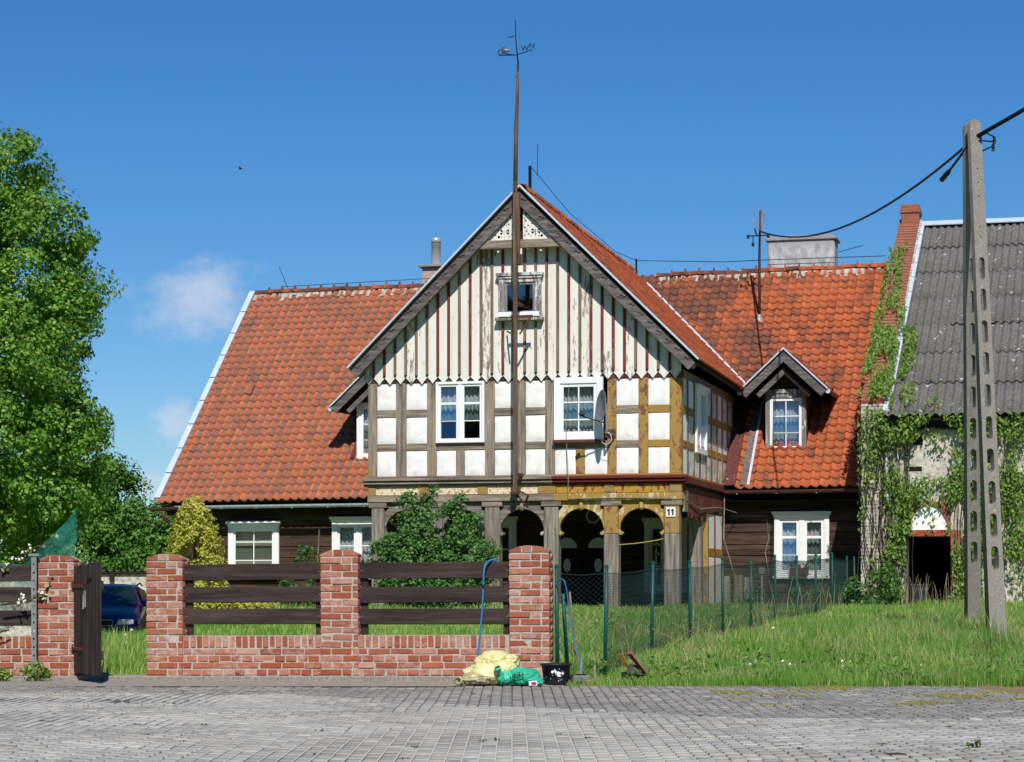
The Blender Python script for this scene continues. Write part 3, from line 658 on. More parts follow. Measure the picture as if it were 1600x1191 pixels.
# lower right side of the arcade
HB('side_post', 'lower_post', -0.30, -0.02, 2.45, 2.75, 0.42, 2.7, 0.015); HB('side_beam', 'frieze_red', -0.24, -0.005, 0.3, 6.0, 2.72, 3.2, 0.01)
HB('cornice', 'frieze_red', -0.2, 0.055, 0.21, 6.0, 3.26, 3.40, 0.01); HB('cornice_board', 'grey_post', -.03, .03, .22, .62, 2.66, 3.1, .006)
for k in range(8):
    z = 2.66 - random.uniform(0.0, 0.14); HB('ragged_board', 'frieze_red', -0.02, 0.012, 0.64 + k * 0.24, 0.87 + k * 0.24, z, 3.0, 0.004)
HB('side_post', 'ochre_post', -0.2, 0.0, 3.2, 3.36, 0.42, 2.72); HB('side_post', 'batten_red', -0.2, 0.002, 4.12, 4.24, 0.42, 2.72); HB('side_post', 'ochre_post', -0.2, 0.0, 5.1, 5.26, 0.42, 2.72)
for (y0, y1) in ((3.36, 4.12), (4.24, 5.1)):
    HB('rail', 'ochre_side', -0.19, -0.004, y0, y1, 1.78, 1.96); HB('infill_panel', 'panel_white', -0.17, -0.012, y0 + .002, y1 - .002, 0.45, 1.778, .004); HB('infill_panel', 'panel_white', -0.17, -0.012, y0 + .002, y1 - .002, 1.962, 2.715, .004)
HB('porch_floor', 'kerb_concrete', -6.9, 0.0, -0.1, 5.6, 0.30, 0.56, 0.01)

# log walls of the main range (b = WB), planks cut round the windows
WB = 5.6
OPEN = [(1.20, 2.32, 1.40, 2.72), (-12.08, -10.9, 1.40, 2.6), (-9.42, -8.3, 1.40, 2.68), (-5.85, -5.0, 1.0, 2.62), (-4.1, -2.58, 0.56, 2.62), (-1.80, -0.95, 1.05, 2.6)]
def log_wall(a0, a1, mat):
    z = 0.42; h = 0.27
    while z < 3.2:
        z1 = min(z + h, 3.2); cuts = sorted((o[0], o[1]) for o in OPEN if o[2] < z1 - .02 and o[3] > z + .02 and o[0] > a0 and o[1] < a1)
        segs = []; x = a0
        for c0, c1 in cuts: segs.append((x, c0)); x = c1
        segs.append((x, a1))
        for s0, s1 in segs:
            HB('wall_log', mat, s0, s1, WB + random.uniform(-.012, .012), WB + 0.18, z + 0.003, z1 - 0.009, 0.012)
        z = z1; h = random.uniform(0.24, 0.31)
log_wall(-13.45, 3.36, 'log_dark' if False else 'log_brown')
HB('log_backing', 'dark_room', -13.4, -12.1, WB + .19, WB + .21, .4, 3.2, 0)
HB('corner_board', 'log_brown', -13.5, -13.3, WB - .03, WB + .2, .42, 3.2)
window(1.13, 2.38, 1.33, 2.76, WB - 0.02, 2, [(2.24, .06), (1.84, .025)], case=0.115, tilt=(TL, 0.0), curtain=1.0, sillout=0.04)
window(-12.14, -10.84, 1.34, 2.64, WB - 0.02, 1, [(2.2, .025), (1.76, .025)], [(0.5, .025)], case=0.14, tilt=(0, ), blind=True, sash=.04)
window(-9.49, -8.2, 1.33, 2.73, WB - 0.02, 2, [(2.1, .025)], case=0.14, tilt=(TL * .8, TL * .8), curtain=0.95, sash=.05)
window(-5.92, -4.93, 0.95, 2.70, WB - 0.02, 2, [(2.0, .03), (1.5, .03)], case=0.12, curtain=0.0, head=True)
window(-1.88, -.88, 1.0, 2.64, WB - 0.02, 2, [(2.1, .04), (1.6, .025)], case=0.12, curtain=0.0)
# double entrance door, deep under the arcade
dr = HB('door', 'log_dark', -4.1, -2.58, WB - 0.02, WB + 0.05, 0.56, 2.62, 0.01)
for k, c in enumerate((-3.71, -2.97)):
    H('door_leaf', MB().box(c - .35, c + .35, WB - .05, WB - .021, .6, 2.4), 'log_dark', dr, .01)
    out = arc(c, 2.02, 0.24, 0, math.pi, 14)
    me = plate('door_light', out, [], 0.012); me.transform(Matrix.Translation((0, WB - .065, 0))); H('door_light', me, 'white_frame', dr)
    me = plate('door_oval', [(c + .09 * math.cos(t), 1.70 - .02 + .16 * math.sin(t) - .06) for t in np.linspace(0, 2 * math.pi, 20)[:-1]], [], 0.012); me.transform(Matrix.Translation((0, WB - .065, 0))); H('door_oval', me, 'white_frame', dr)
# eaves: soffit, fascia, gutters
for (a0, a1) in ((-13.7, -6.8), (0.02, 3.3)):
    H('soffit', MB().slab((a0, 5.16, 3.08), (a1, 5.16, 3.08), (a1, WB + .2, 3.14), (a0, WB + .2, 3.14), 0.03), 'eave_wood'); HB('fascia', 'eave_wood', a0, a1, WB - .14, WB + .01, 2.86, 3.07, 0.01)
def gutter(a0, a1, z0, z1, mat, b=5.03):
    vs = []; fs = []; n_ = 8
    for a, z in ((a0, z0), (a1, z1)):
        for k in range(n_ + 1):
            t = math.pi + math.pi * k / n_; vs.append((a, b + 0.07 * math.cos(t), z + 0.08 * math.sin(t) + 0.02))
    for k in range(n_): fs.append((k, k + 1, n_ + 2 + k, n_ + 1 + k))
    g = H('gutter', MB().add(vs, fs), mat, smooth=True)
    for j in range(int((a1 - a0) / 0.9)):
        a = a0 + .3 + j * .9; z = z0 + (z1 - z0) * (a - a0) / (a1 - a0); H('gutter_bracket', MB().box(a - .01, a + .01, b - .075, b + .08, z - .066, z - .05), 'gutter_zinc', g)
gutter(0.06, 3.3, 3.27, 3.29, 'gutter'); gutter(-13.3, -6.8, 3.05, 3.08, 'gutter_zinc'); gutter(-13.95, -13.2, 3.0, 3.04, 'gutter')
H('downpipe', MB().tube([(-13.6, 5.03, 2.96), (-13.6, 5.03, 2.8), (-13.5, 5.4, 2.6), (-13.5, WB - .1, 2.4), (-13.5, WB - .1, 0.5)], 0.05, 8), 'gutter', smooth=True)

# ------------------------------------------------------------------ roofs
EB, RB = 5.08, 11.5
def ze(a): return 3.15 + 0.0125 * (a + 13.8)
def zr(a): return 8.98 + 0.0085 * (a + 13.8)
GA, GS = -3.35, .984                       # gable ridge line and slope
def gridge(b): return 9.36 - 0.016 * (b + 0.5)
def gzed(a, b): return gridge(b) - GS * abs(a - GA)
A0, A1 = -13.78, 3.28
TW, ROWS = 0.2135, 31
def tile_mesh():
    """S-curved pantile: dished pan, raised edges, thick scalloped lower edge"""
    nxx = 6; vs = []; fs = []; L = 0.34; w = TW * 1.03
    for j, y in enumerate((-0.035, 0.12, L)):
        for i in range(nxx + 1):
            t = i / nxx; zz = 0.050 * abs(2 * t - 1) ** 1.9 + 0.012 * math.sin(2 * math.pi * t); lift = 0.040 if j == 0 else (0.028 if j == 1 else 0.0)
            yy = y - (0.030 * (1 - (2 * t - 1) ** 2) if j == 0 else 0); vs.append((t * w, yy, zz + lift))
    for j in range(2):
        for i in range(nxx): k = j * (nxx + 1) + i; fs.append((k, k + 1, k + nxx + 2, k + nxx + 1))
    o = len(vs)
    for i in range(nxx + 1): x, y, z = vs[i]; vs.append((x, y + 0.004, z - 0.028))
    for i in range(nxx): fs.append((o + i, o + i + 1, i + 1, i))
    return vs, fs
TV, TF = tile_mesh()
TPAN = np.array([0.0 if abs(2 * (i % 7) / 6 - 1) > .6 else 1.0 for i in range(len(TV))])
def pan(me):
    at = me.attributes.new('pan', 'FLOAT', 'POINT'); at.data.foreach_set('value', np.tile(TPAN, len(me.vertices) // len(TV)).astype(np.float32)); return me
tme = {}
for k in 'ab': tme[k] = pan(npmesh('roof_tile_' + k, TV, TF)); tme[k].materials.append(MAT['roof_tile_' + k]); tme[k].polygons.foreach_set('use_smooth', np.array([i < 12 for i in range(len(TF))]))
under = MB()
under.slab((A0 + .05, EB + .06, ze(A0) - .0), (A1, EB + .06, ze(A1) - .0), (A1, RB, zr(A1) - .03), (A0 + .05, RB, zr(A0) - .03), 0.06)
roof = H('roof', under, 'eave_wood')
BR = 2 * RB - EB
H('roof_back', MB().slab((A1, RB, zr(A1) - .02), (A1, BR, ze(A1)), (A0, BR, ze(A0)), (A0, RB, zr(A0) - .02), 0.08), 'roof_tile_a', roof)
DORM = [(1.32, 'r'), (-8.58, 'l')]
big = []; rest_a = []; rest_b = []
ncol = int((A1 - A0) / TW)
for i in range(ncol):
    a = A0 + i * TW
    for j in range(ROWS):
        t = j / ROWS; am = a + TW / 2; b = EB + (RB - EB) * t; z = ze(am) + (zr(am) - ze(am)) * t
        bt = EB + (RB - EB) * (t + 1 / ROWS); zt = ze(am) + (zr(am) - ze(am)) * (t + 1 / ROWS)
        if abs(am - GA) < 3.75 and zt < gzed(am, bt) - 0.02: continue
        if any(abs(am - c) < 0.50 and 6.16 < b < 7.6 for c, _ in DORM): continue
        if any(abs(am - c) < 0.90 and 7.3 < b < 8.6 and z < 6.40 - 0.93 * abs(am - c) for c, _ in DORM): continue
        d = Vector((0, RB - EB, zr(am) - ze(am))).normalized(); p = math.atan2(d.z, d.y)
        sag = 0.018 * noise.noise((a * .35, t * 3, 1))
        m = Matrix.Translation((a, b, z + 0.02 + sag + random.gauss(0, .002))) @ Euler((p + random.gauss(0, .008), random.gauss(0, .008), random.gauss(0, .01))).to_matrix().to_4x4()
        if j == 15 and i == 5: m = m @ Matrix.Translation((0.0, .0, .03)) @ Euler((0.03, 0, .12)).to_matrix().to_4x4()
        (rest_b if am > GA else rest_a).append((b, am, m))
rest_b.sort(key=lambda t: t[0]); vis = [t for t in rest_b if t[1] > 0.15][:300]; vs_ = set(id(t) for t in vis)
for t in vis:
    o = obj('roof_tile', tme['b'], None, roof); o.matrix_basis = t[2]
for nm, lst, mt in (('roof_tiles', rest_a, 'roof_tile_a'), ('roof_tiles', [t for t in rest_b if id(t) not in vs_], 'roof_tile_b')):
    V, F, rn = many(TV, TF, [np.array(t[2]) for t in lst]); tag(obj(nm, pan(npmesh(nm, V, F, rn)), mt, roof, smooth=False), kind='stuff')
# ridge tiles, bedded in mortar
def ridge_tile_mesh():
    m = MB(); n_ = 8; L = 0.40; vs = []; fs = []
    for x, r in ((0, 0.115), (L * .9, 0.10), (L * .9, 0.13), (L, 0.13), (L, 0.11)):
        for k in range(n_ + 1):
            t = math.pi * k / n_; vs.append((x, -r * math.cos(t) * 1.15, r * math.sin(t) + (0.055 if (r == 0.13 and k == n_ // 2) else 0)))
    for j in range(4):
        for k in range(n_): q = j * (n_ + 1) + k; fs.append((q, q + 1, q + n_ + 2, q + n_ + 1))
    return vs, fs
rv, rf = ridge_tile_mesh(); rme = npmesh('ridge_tile', rv, rf); rme.materials.append(MAT['roof_tile_b'])
a = A0 + .1
while a < A1 - .3:
    if not (abs(a - GA + .2) < 0.75):
        obj('ridge_tile', rme, None, roof, (a, RB, zr(a) + 0.02 + random.uniform(-.01, .01)), (random.gauss(0, .05), random.gauss(0, .03), 0 if a > GA else math.pi * 0))
    a += 0.365
mm = MB()
for k in range(170):
    a = A0 + .1 + (A1 - A0 - .2) * k / 170
    if abs(a - GA) < .55: continue
    dz = random.uniform(0.06, 0.30) if random.random() < .8 else .02; y0 = RB - 0.06 - dz; zz = zr(a)
    s_ = (zr(a) - ze(a)) / (RB - EB)
    mm.slab((a, y0, zz - s_ * (RB - y0) + .092), (a + .1, y0 + random.uniform(-.02, .05), zz - s_ * (RB - y0) + .096), (a + .1, RB, zz + .10), (a, RB, zz + .10), 0.06)
tag(H('ridge_mortar', mm, 'mortar_ridge', roof), kind='stuff')
# gable roof over the arcade storey
gr = MB(); GB0, GB1 = -0.30, 11.7; gd = 3.70
gr.slab((GA + gd, GB0, gridge(GB0) - GS * gd), (GA + gd, 8.0, gridge(8) - GS * gd), (GA, GB1, gridge(GB1)), (GA, GB0, gridge(GB0)), 0.07)
gr.slab((GA, GB0, gridge(GB0)), (GA, GB1, gridge(GB1)), (GA - gd, 8.0, gridge(8) - GS * gd), (GA - gd, GB0, gridge(GB0) - GS * gd), 0.07)
groof = H('gable_roof', gr, 'eave_wood')
pg = math.atan(GS); tl = []; gl_ = math.hypot(gd, gd * GS)
for side in (1, -1):
    nr = 20
    for i in range(int((GB1 - GB0) / TW)):
        b = GB0 + i * TW
        for j in range(nr):
            t = j / nr; dd = gd * (1 - t); zz = gridge(b) - GS * dd; a = GA + side * dd
            zm = ze(a) + (zr(a) - ze(a)) * (b + .1 - EB) / (RB - EB)
            if zz < zm - 0.06: continue
            if side == 1: rot = Matrix(((0, -math.cos(pg), math.sin(pg)), (1, 0, 0), (0, math.sin(pg), math.cos(pg))))
            else: rot = Matrix(((0, math.cos(pg), -math.sin(pg)), (-1, 0, 0), (0, math.sin(pg), math.cos(pg))))
            m = Matrix.Translation((a, b + (0 if side == 1 else TW), zz + 0.025)) @ rot.to_4x4() @ Euler((random.gauss(0, .008), random.gauss(0, .008), random.gauss(0, .01))).to_matrix().to_4x4()
            tl.append(m)
V, F, rn = many(TV, TF, [np.array(m) for m in tl]); tag(obj('roof_tiles', pan(npmesh('gable_tiles', V, F, rn)), 'roof_tile_c', groof), kind='stuff')
b = GB0 + .02
while b < GB1 - .3:
    obj('ridge_tile', rme, None, groof, (GA, b, gridge(b) + .03), (random.gauss(0, .04), 0, R(90))); b += .365
mm = MB()
for k in range(110):
    b = GB0 + (GB1 - GB0) * k / 110
    for sd in (1, -1):
        dz = random.uniform(.05, .2); mm.slab((GA, b, gridge(b) + .07), (GA + sd * (dz + .1), b, gridge(b) + .07 - GS * (dz + .1)), (GA + sd * (dz + .1), b + .1, gridge(b) + .07 - GS * (dz + .1)), (GA, b + .1, gridge(b) + .07), 0.03)
tag(H('ridge_mortar', mm, 'mortar_ridge', groof), kind='stuff')
# valley flashing
for sd, a_e in ((1, GA + gd),):
    def vall(a):
        z0_, s_ = ze(a), (zr(a) - ze(a)) / (RB - EB); bb = 8.0
        for _ in range(8): bb = EB + (gzed(a, bb) - z0_) / s_
        return bb, gzed(a, bb)
    pts = [(a,) + vall(a) for a in np.linspace(GA + .35, a_e, 12)]; m = MB()
    for (x0, y0, z0), (x1, y1, z1) in zip(pts, pts[1:]): m.slab((x0 + .02, y0 - .05, z0 + .10), (x1 + .02, y1 - .05, z1 + .10), (x1 + .085, y1 + .0, z1 + .105), (x0 + .085, y0 + .0, z0 + .105), .02)
    H('valley_flashing', m, 'zinc', groof)
# verge strips and barge boards
for sd in (1, -1):
    ea = GA + sd * (gd + .02); ez = gridge(GB0) - GS * (gd + .02); az = gridge(GB0)
    n_ = Vector((sd * GS, 0, 1)).normalized()
    def slopebar(o0, o1, y0, y1, top=0.0, foot=0.0):
        """bar running down the slope between two offsets measured square to it"""
        p0 = (GA, az + o0 / n_.z); p1 = (GA, az + o1 / n_.z); f0 = (ea + n_.x * o0, ez + n_.z * o0); f1 = (ea + n_.x * o1, ez + n_.z * o1)
        return MB().prism([p0, f0, f1, p1], y0, y1)
    H('verge_strip', slopebar(.045, .085, GB0 - .09, GB0 + .05), 'zinc', groof, 0.004)
    H('barge_rail', slopebar(-.03, .005, GB0 - .02, GB0 + .03), 'eave_wood', groof, 0.004)
    H('barge_board', slopebar(-.23, -.035, GB0 - .065, GB0 - .03), 'barge', groof, 0.006)
    H('barge_moulding', slopebar(-.235, -.195, GB0 - .085, GB0 - .066), 'barge', groof, 0.006)
    H('verge_soffit', slopebar(-.17, -.08, GB0 + .0, -0.02), 'grey_beam', groof)
    L_ = math.hypot(gd, gd * GS)
    for k in range(19):                     # carved lappets along the barge board
        d = (k + .7) / 19.4; c = (GA + sd * gd * d, az - GS * gd * d); tx = (sd / math.hypot(1, GS), -GS / math.hypot(1, GS))
        pts = []
        for (u, v) in ((-.08, -.04), (.08, -.04), (.06, -.06), (.045, -.095), (.02, -.07), (-.035, -.11), (-.07, -.07)):
            pts.append((c[0] + tx[0] * u + n_.x * v, c[1] + tx[1] * u + n_.z * v))
        H('lappet', MB().prism(pts, GB0 - .085, GB0 - .066), 'barge', groof)
# gable boarding with cover strips and pointed feet
zb = 5.50; sp = 0.2365; nb = 29; a_l = -6.86
def gtop(a): return gzed(a, 0) - 0.10
CT = 8.24
k = 0
for i in range(nb):
    x0, x1 = a_l + i * sp, a_l + (i + 1) * sp; mid = (x0 + x1) / 2
    t0, t1 = min(gtop(x0), CT), min(gtop(x1), CT); tm = min(gtop(mid), CT)
    lo = zb + random.uniform(-.01, .01)
    ptsb = [(x0 + .001, lo + .035), (x0 + .03, lo + .005), (x0 + .055, lo - .02), (mid, lo - .10), (x1 - .055, lo - .02), (x1 - .03, lo + .005), (x1 - .001, lo + .035)]
    if min(t0, t1) < lo + .05:
        ptsb = [(x0 + .001, lo + .03), (mid, lo - .06), (x1 - .001, lo + .03)]
    yf = -0.050 + random.uniform(-.004, .004)
    def board(pts): H('gable_board', MB().prism(pts, yf, yf + .022), 'cream_board', bevel=0)
    if mid > -3.80 and mid < -3.0:
        board(ptsb + [(x1 - .001, 6.80), (x0 + .001, 6.80)]); board([(x0 + .001, 7.50), (x1 - .001, 7.50), (x1 - .001, t1), (x0 + .001, t0)])
    else: board(ptsb + [(x1 - .001, max(t1, lo + .06)), (mid, max(tm, lo + .06)), (x0 + .001, max(t0, lo + .06))])
    if i and gtop(x0) > lo + .15:
        bt_ = random.choice(['batten_red', 'batten_red', 'batten_brown'])
        if x0 > -3.82 and x0 < -2.98: segs = [(lo + .09, 6.74), (7.58, t0)]
        else: segs = [(lo + .09, t0)]
        for s0, s1 in segs: HB('cover_strip', bt_, x0 - .030, x0 + .030, yf - .028, yf - .001, s0, s1, 0.004)
        H('strip_foot', MB().prism([(x0 - .03, lo + .088), (x0, lo + .05), (x0 + .03, lo + .088)], yf - .03, yf - .001), 'eave_wood')
# attic window: old grey casing
aw = window(-3.86, -2.95, 6.72, 7.60, -0.09, 1, [], [], case=0.13, head=True, tilt=(0.0, ), casing='window_old', curtain=0, sash=.05, sillout=0, sashmat='window_old')
H('attic_sill', MB().box(-3.85, -2.97, -.24, -.141, 6.74, 6.84), 'white_frame', aw, .006); H('attic_ledge', MB().box(-3.92, -2.9, -.22, -.0, 6.665, 6.735), 'window_old', aw, .006)
# collar and fretwork in the peak
HB('collar', 'grey_beam', -4.36, -2.34, GB0 - .05, GB0 + .02, 8.15, 8.33, 0.01)
for sd in (-1, 1):
    for (u0, u1) in ((0.06, 0.335), (0.34, 0.56), (0.562, 0.70)):
        xa, xb = GA + sd * u0, GA + sd * u1; tp_ = lambda x: gridge(GB0) - GS * abs(x - GA) - .26
        if tp_(xb) < 8.36: out = [(xa, 8.335), (GA + sd * .655, 8.335), (xa, tp_(xa))]
        else: out = [(xa, 8.335), (xb, 8.335), (xb, tp_(xb)), (xa, tp_(xa))]
        holes = []
        def star(cx, cz, r, n_=8, w=.30):
            for q in range(n_):
                t = 2 * math.pi * q / n_ + .39; d = (math.cos(t), math.sin(t)); e = (-d[1], d[0])
                holes.append([(cx + d[0] * r * .2, cz + d[1] * r * .2), (cx + d[0] * r + e[0] * r * w, cz + d[1] * r + e[1] * r * w), (cx + d[0] * r - e[0] * r * w, cz + d[1] * r - e[1] * r * w)])
        def dot(cx, cz, r, n_=5): holes.append([(cx + r * math.cos(2 * math.pi * q / n_), cz + r * math.sin(2 * math.pi * q / n_)) for q in range(n_)])
        cand = [('s', .335, 8.50, .10), ('d', .13, 8.86, .026), ('d', .21, 8.78, .024), ('d', .12, 8.72, .022), ('d', .25, 8.66, .02), ('d', .10, 8.58, .024), ('d', .17, 8.62, .02), ('d', .18, 8.44, .02), ('d', .10, 8.42, .018), ('d', .23, 8.40, .016), ('d', .14, 8.50, .018),
                ('d', .46, 8.40, .034), ('d', .53, 8.44, .02), ('d', .47, 8.55, .02), ('d', .42, 8.62, .02), ('d', .40, 8.40, .016), ('d', .28, 8.73, .018), ('d', .60, 8.38, .014), ('d', .09, 8.78, .016), ('d', .30, 8.64, .014)]
        allh = []
        for kind, u, z, r_ in cand:
            holes.clear(); (star(GA + sd * u, z, r_) if kind == 's' else dot(GA + sd * u, z, r_)); allh += [list(h) for h in holes]
        holes = [h for h in allh if all(u0 + .008 < sd * (x - GA) < min(u1, .9) - .008 and 8.35 < z < tp_(x) - .012 for x, z in h)]
        me = plate('fretwork_board', out, holes, 0.022); me.transform(Matrix.Translation((0, GB0 + .0, 0))); H('fretwork_board', me, 'cream_board')
HB('peak_backing', 'eave_wood', GA - .62, GA + .62, -.02, .02, 8.24, 8.5, 0); HB('peak_backing', 'eave_wood', GA - .38, GA + .38, -.02, .02, 8.501, 8.74, 0)
# left verge of the main roof
for k in range(9):
    t0, t1 = k / 9, (k + 1) / 9 - .003
    P = lambda t, a, o=0: (a, EB - .03 + (RB - EB + .03) * t, ze(A0) + (zr(A0) - ze(A0)) * t + .135 + o)
    H('verge_flashing', MB().slab(P(t0, A0 - .08), P(t0, A0 + .065), P(t1, A0 + .065, -.008), P(t1, A0 - .08, -.008), .05), 'zinc', roof)
H('gable_end', MB().sideprism([(WB, .42), (2 * RB - WB, .42), (2 * RB - WB, 3.3), (RB, 8.8), (WB, 3.3)], -13.45, -13.3), 'log_brown')
H('gable_end', MB().sideprism([(WB, .42), (2 * RB - WB, .42), (2 * RB - WB, 3.3), (RB, 8.8), (WB, 3.3)], 3.1, 3.25), 'log_brown'); HB('back_wall', 'log_brown', -13.3, 3.1, 2 * RB - WB - .2, 2 * RB - WB, .42, 3.3, 0)
# dormers
for c, k in DORM:
    db = 6.14; dm = MB()
    dz0, dz1, hw_ = 4.18, 5.52, 0.47
    dm.box(c - hw_, c - hw_ + .05, db, 7.7, dz0, dz1); dm.box(c + hw_ - .05, c + hw_, db, 7.7, dz0, dz1)
    dor = H('dormer', dm, 'dormer_board')
    H('dormer_front', MB().prism([(c - hw_, 5.56), (c + hw_, 5.56), (c, 6.12)], db, db + .04), 'dormer_board', dor)
    w_ = window(c - hw_, c + hw_, 4.20, 5.56, db - .005, 1, [(5.04, .025), (4.66, .025)], [(0.5, .025)], case=.10 if k == 'r' else .09, head=False, tilt=(TL, ), casing='window_old' if k == 'r' else 'white_frame', curtain=.9, sillout=0)
    ap, of, sl_ = (6.47 if k == 'r' else 6.30), 5.72, .93; rb_ = 8.75; hd = .97
    for sd in (1, -1):
        ex, ez_ = c + sd * hd, ap - sl_ * hd
        q0, q1, q2, q3 = (c, of, ap), (ex, of, ez_), (ex, 7.75, ez_ + .0), (c, rb_, ap)
        H('dormer_roof', MB().slab(q0, q1, q2, q3, .05) if sd == -1 else MB().slab(q3, q2, q1, q0, .05), 'eave_wood', dor)
        tm_ = []; pp = math.atan(sl_)
        for i in range(14):
            for j in range(5):
                b = of + i * TW; dd = hd * (1 - j / 5) ; zz = ap - sl_ * dd; a = c + sd * dd; zm = ze(a) + (zr(a) - ze(a)) * (b + .1 - EB) / (RB - EB)
                if zz < zm - .05: continue
                rot = Matrix(((0, -math.cos(pp), math.sin(pp)), (1, 0, 0), (0, math.sin(pp), math.cos(pp)))) if sd == 1 else Matrix(((0, math.cos(pp), -math.sin(pp)), (-1, 0, 0), (0, math.sin(pp), math.cos(pp))))
                tm_.append(Matrix.Translation((a, b + (0 if sd == 1 else TW), zz + .012)) @ rot.to_4x4())
        V, F, rn = many(TV, TF, [np.array(m) for m in tm_]); tag(obj('roof_tiles', pan(npmesh('dormer_tiles', V, F, rn)), 'roof_tile_c', dor), kind='stuff')
        nx_, nz_ = sd * sl_ / math.hypot(1, sl_), 1 / math.hypot(1, sl_)
        def dbar(o0, o1, y0, y1, hh=hd): 
            e = (c + sd * hh, ap - sl_ * hh); return MB().prism([(c, ap + o0 / nz_), (e[0] + nx_ * o0, e[1] + nz_ * o0), (e[0] + nx_ * o1, e[1] + nz_ * o1), (c, ap + o1 / nz_)], y0, y1)
        H('dormer_verge', dbar(.05, .085, of - .06, of + .06), 'zinc', dor); H('dormer_barge', dbar(-.16, .01, of - .05, of - .005), 'barge', dor, .004)
        H('dormer_inner_barge', dbar(-.36, -.24, of + .10, of + .14, hd - .16), 'eave_wood' if sd == 1 else 'barge', dor, .004)
        H('dormer_flashing', MB().slab(*[(c + sd * (hw_ + x), y, 3.2 + (y - EB) * .925 + .115) for x, y in ((.0, 6.06), (.17, 6.06), (.17, 7.6), (.0, 7.6))][::(1 if sd > 0 else -1)], .03), 'red_flash', dor)
        H('dormer_gutter', MB().tube([(c + sd * (hd + .04), of + .02, ap - sl_ * hd - .0), (c + sd * (hd + .04), 7.6, ap - sl_ * hd + .02)], .05, 8), 'gutter', dor); H('gutter_end', MB().tube([(c + sd * (hd + .04), of - .02, ap - sl_ * hd), (c + sd * (hd + .04), of + .018, ap - sl_ * hd)], .058, 10), 'zinc', dor)
    H('dormer_lintel', MB().box(c - hw_ - .02, c + hw_ + .02, db - .07, db + .02, 5.565, 5.66), 'window_old' if k == 'r' else 'dormer_board', dor, .006)
    H('dormer_apron', MB().slab((c - hw_ - .12, 5.98, 4.10), (c + hw_ + .12, 5.98, 4.10), (c + hw_ + .12, 6.14, 4.20), (c - hw_ - .12, 6.14, 4.20), .03), 'red_flash' if k == 'r' else 'window_old', dor)
# flashing strip where the jutting storey meets the right roof
for (x0, x1, mt) in ((0.02, 0.30, 'red_flash'), (0.42, 0.56, 'asbestos'), (.575, .63, 'zinc')):
    P = lambda x, t: (x, EB - .02 + (RB - EB) * t, ze(x) + (zr(x) - ze(x)) * t + .10)
    H('side_flashing', MB().slab(P(x0, 0), P(x1, 0), P(x1, .36), P(x0, .36), .03), mt, roof)
# chimneys
ch = H('chimney', MB().box(.02, 1.74, 12.2, 13.0, 7.9, 10.14), 'chimney_render', roof, .03); H('chimney_cap', MB().box(-.03, 1.79, 12.15, 13.05, 10.0, 10.09), 'chimney_render', ch, .02)
ch2 = H('chimney', MB().box(-9.36, -8.5, 12.6, 13.3, 7.8, 9.72), 'pink_plaster', roof, .01); H('chimney_cap', MB().box(-9.44, -8.42, 12.5, 13.4, 9.72, 9.79), 'kerb_concrete', ch2, .01)
H('flue_pipe', MB().lathe([(.13, 9.79), (.13, 10.42), (.145, 10.43), (.145, 10.52), (.10, 10.56), (.0, 10.58)], (-9.07, 12.95, 0), 20), 'steel_flue', ch2, smooth=True); H('flue_collar', MB().lathe([(.138, 10.36), (.138, 10.39)], (-9.07, 12.95, 0), 20), 'grey_steel', ch2)
# lightning conductor along the ridges
lc = MB(); lc.tube([(A0 + .8, RB, zr(A0) + .2), (-8, RB, zr(-8) + .25), (-4.2, RB, zr(-4) + .3)], .008, 4); lc.tube([(A0 + 1.0, RB, zr(A0) + .15), (A0 + .75, RB, zr(A0) + .75)], .008, 4)
lc.tube([(GA + .06, .3, gridge(0) + .62), (GA + .06, 4, gridge(4) + .28), (GA + .06, 9, gridge(9) + .2), (GA + .1, 11.4, gridge(11.4) + .35), (-1, RB, zr(-1) + .33), (.1, RB + .6, zr(0) + .42), (1.9, RB + .6, zr(2) + .40), (3.1, RB, zr(3) + .3)], .009, 4)
lc.tube([(GA + .06, .3, gridge(0)), (GA + .06, .3, gridge(0) + .62)], .035, 4); lc.tube([(GA + .17, .5, gridge(0) + .45), (GA + .18, .5, gridge(0) + 1.1)], .007, 4); lc.tube([(GA + .1, 11.4, gridge(11.4)), (GA + .1, 11.4, gridge(11.4) + .4)], .025, 4); lc.tube([(1.75, 12.8, 9.75), (2.4, 12.8, 9.9)], .008, 4)
H('lightning_conductor', lc, 'cable')
H('wall_cable', MB().tube([(-2.35, -.06, 5.5), (-2.42, -.10, 4.4), (-2.36, -.14, 3.3), (-2.4, -.05, 2.95)], .008, 4), 'grey_cable'); H('wall_cable', MB().tube([(-2.38, -.05, 2.94), (-1.3, -.05, 2.95), (-.2, -.06, 2.94), (.03, .4, 2.90), (.05, 2, 2.78), (.03, 4.6, 2.9), (.3, 5.4, 2.8)], .010, 4), 'grey_cable')
H('wall_cable', MB().tube([(.06, 5.1, 3.2), (.08, 4.9, 2.2), (.3, 5.2, 1.3), (.6, 5.3, .9)], .012, 4), 'grey_cable'); H('wall_cable', MB().tube([(.15, WB - .03, 2.74), (.95, WB - .03, 2.74), (1.0, WB - .03, 2.2), (.92, WB - .03, 1.9), (1.0, WB - .03, 1.4)], .010, 4), 'grey_cable'); H('wall_cable', MB().tube([(-7.5, 5.0, 3.1), (-7.3, 4.8, 2.0)], .008, 4), 'grey_cable')

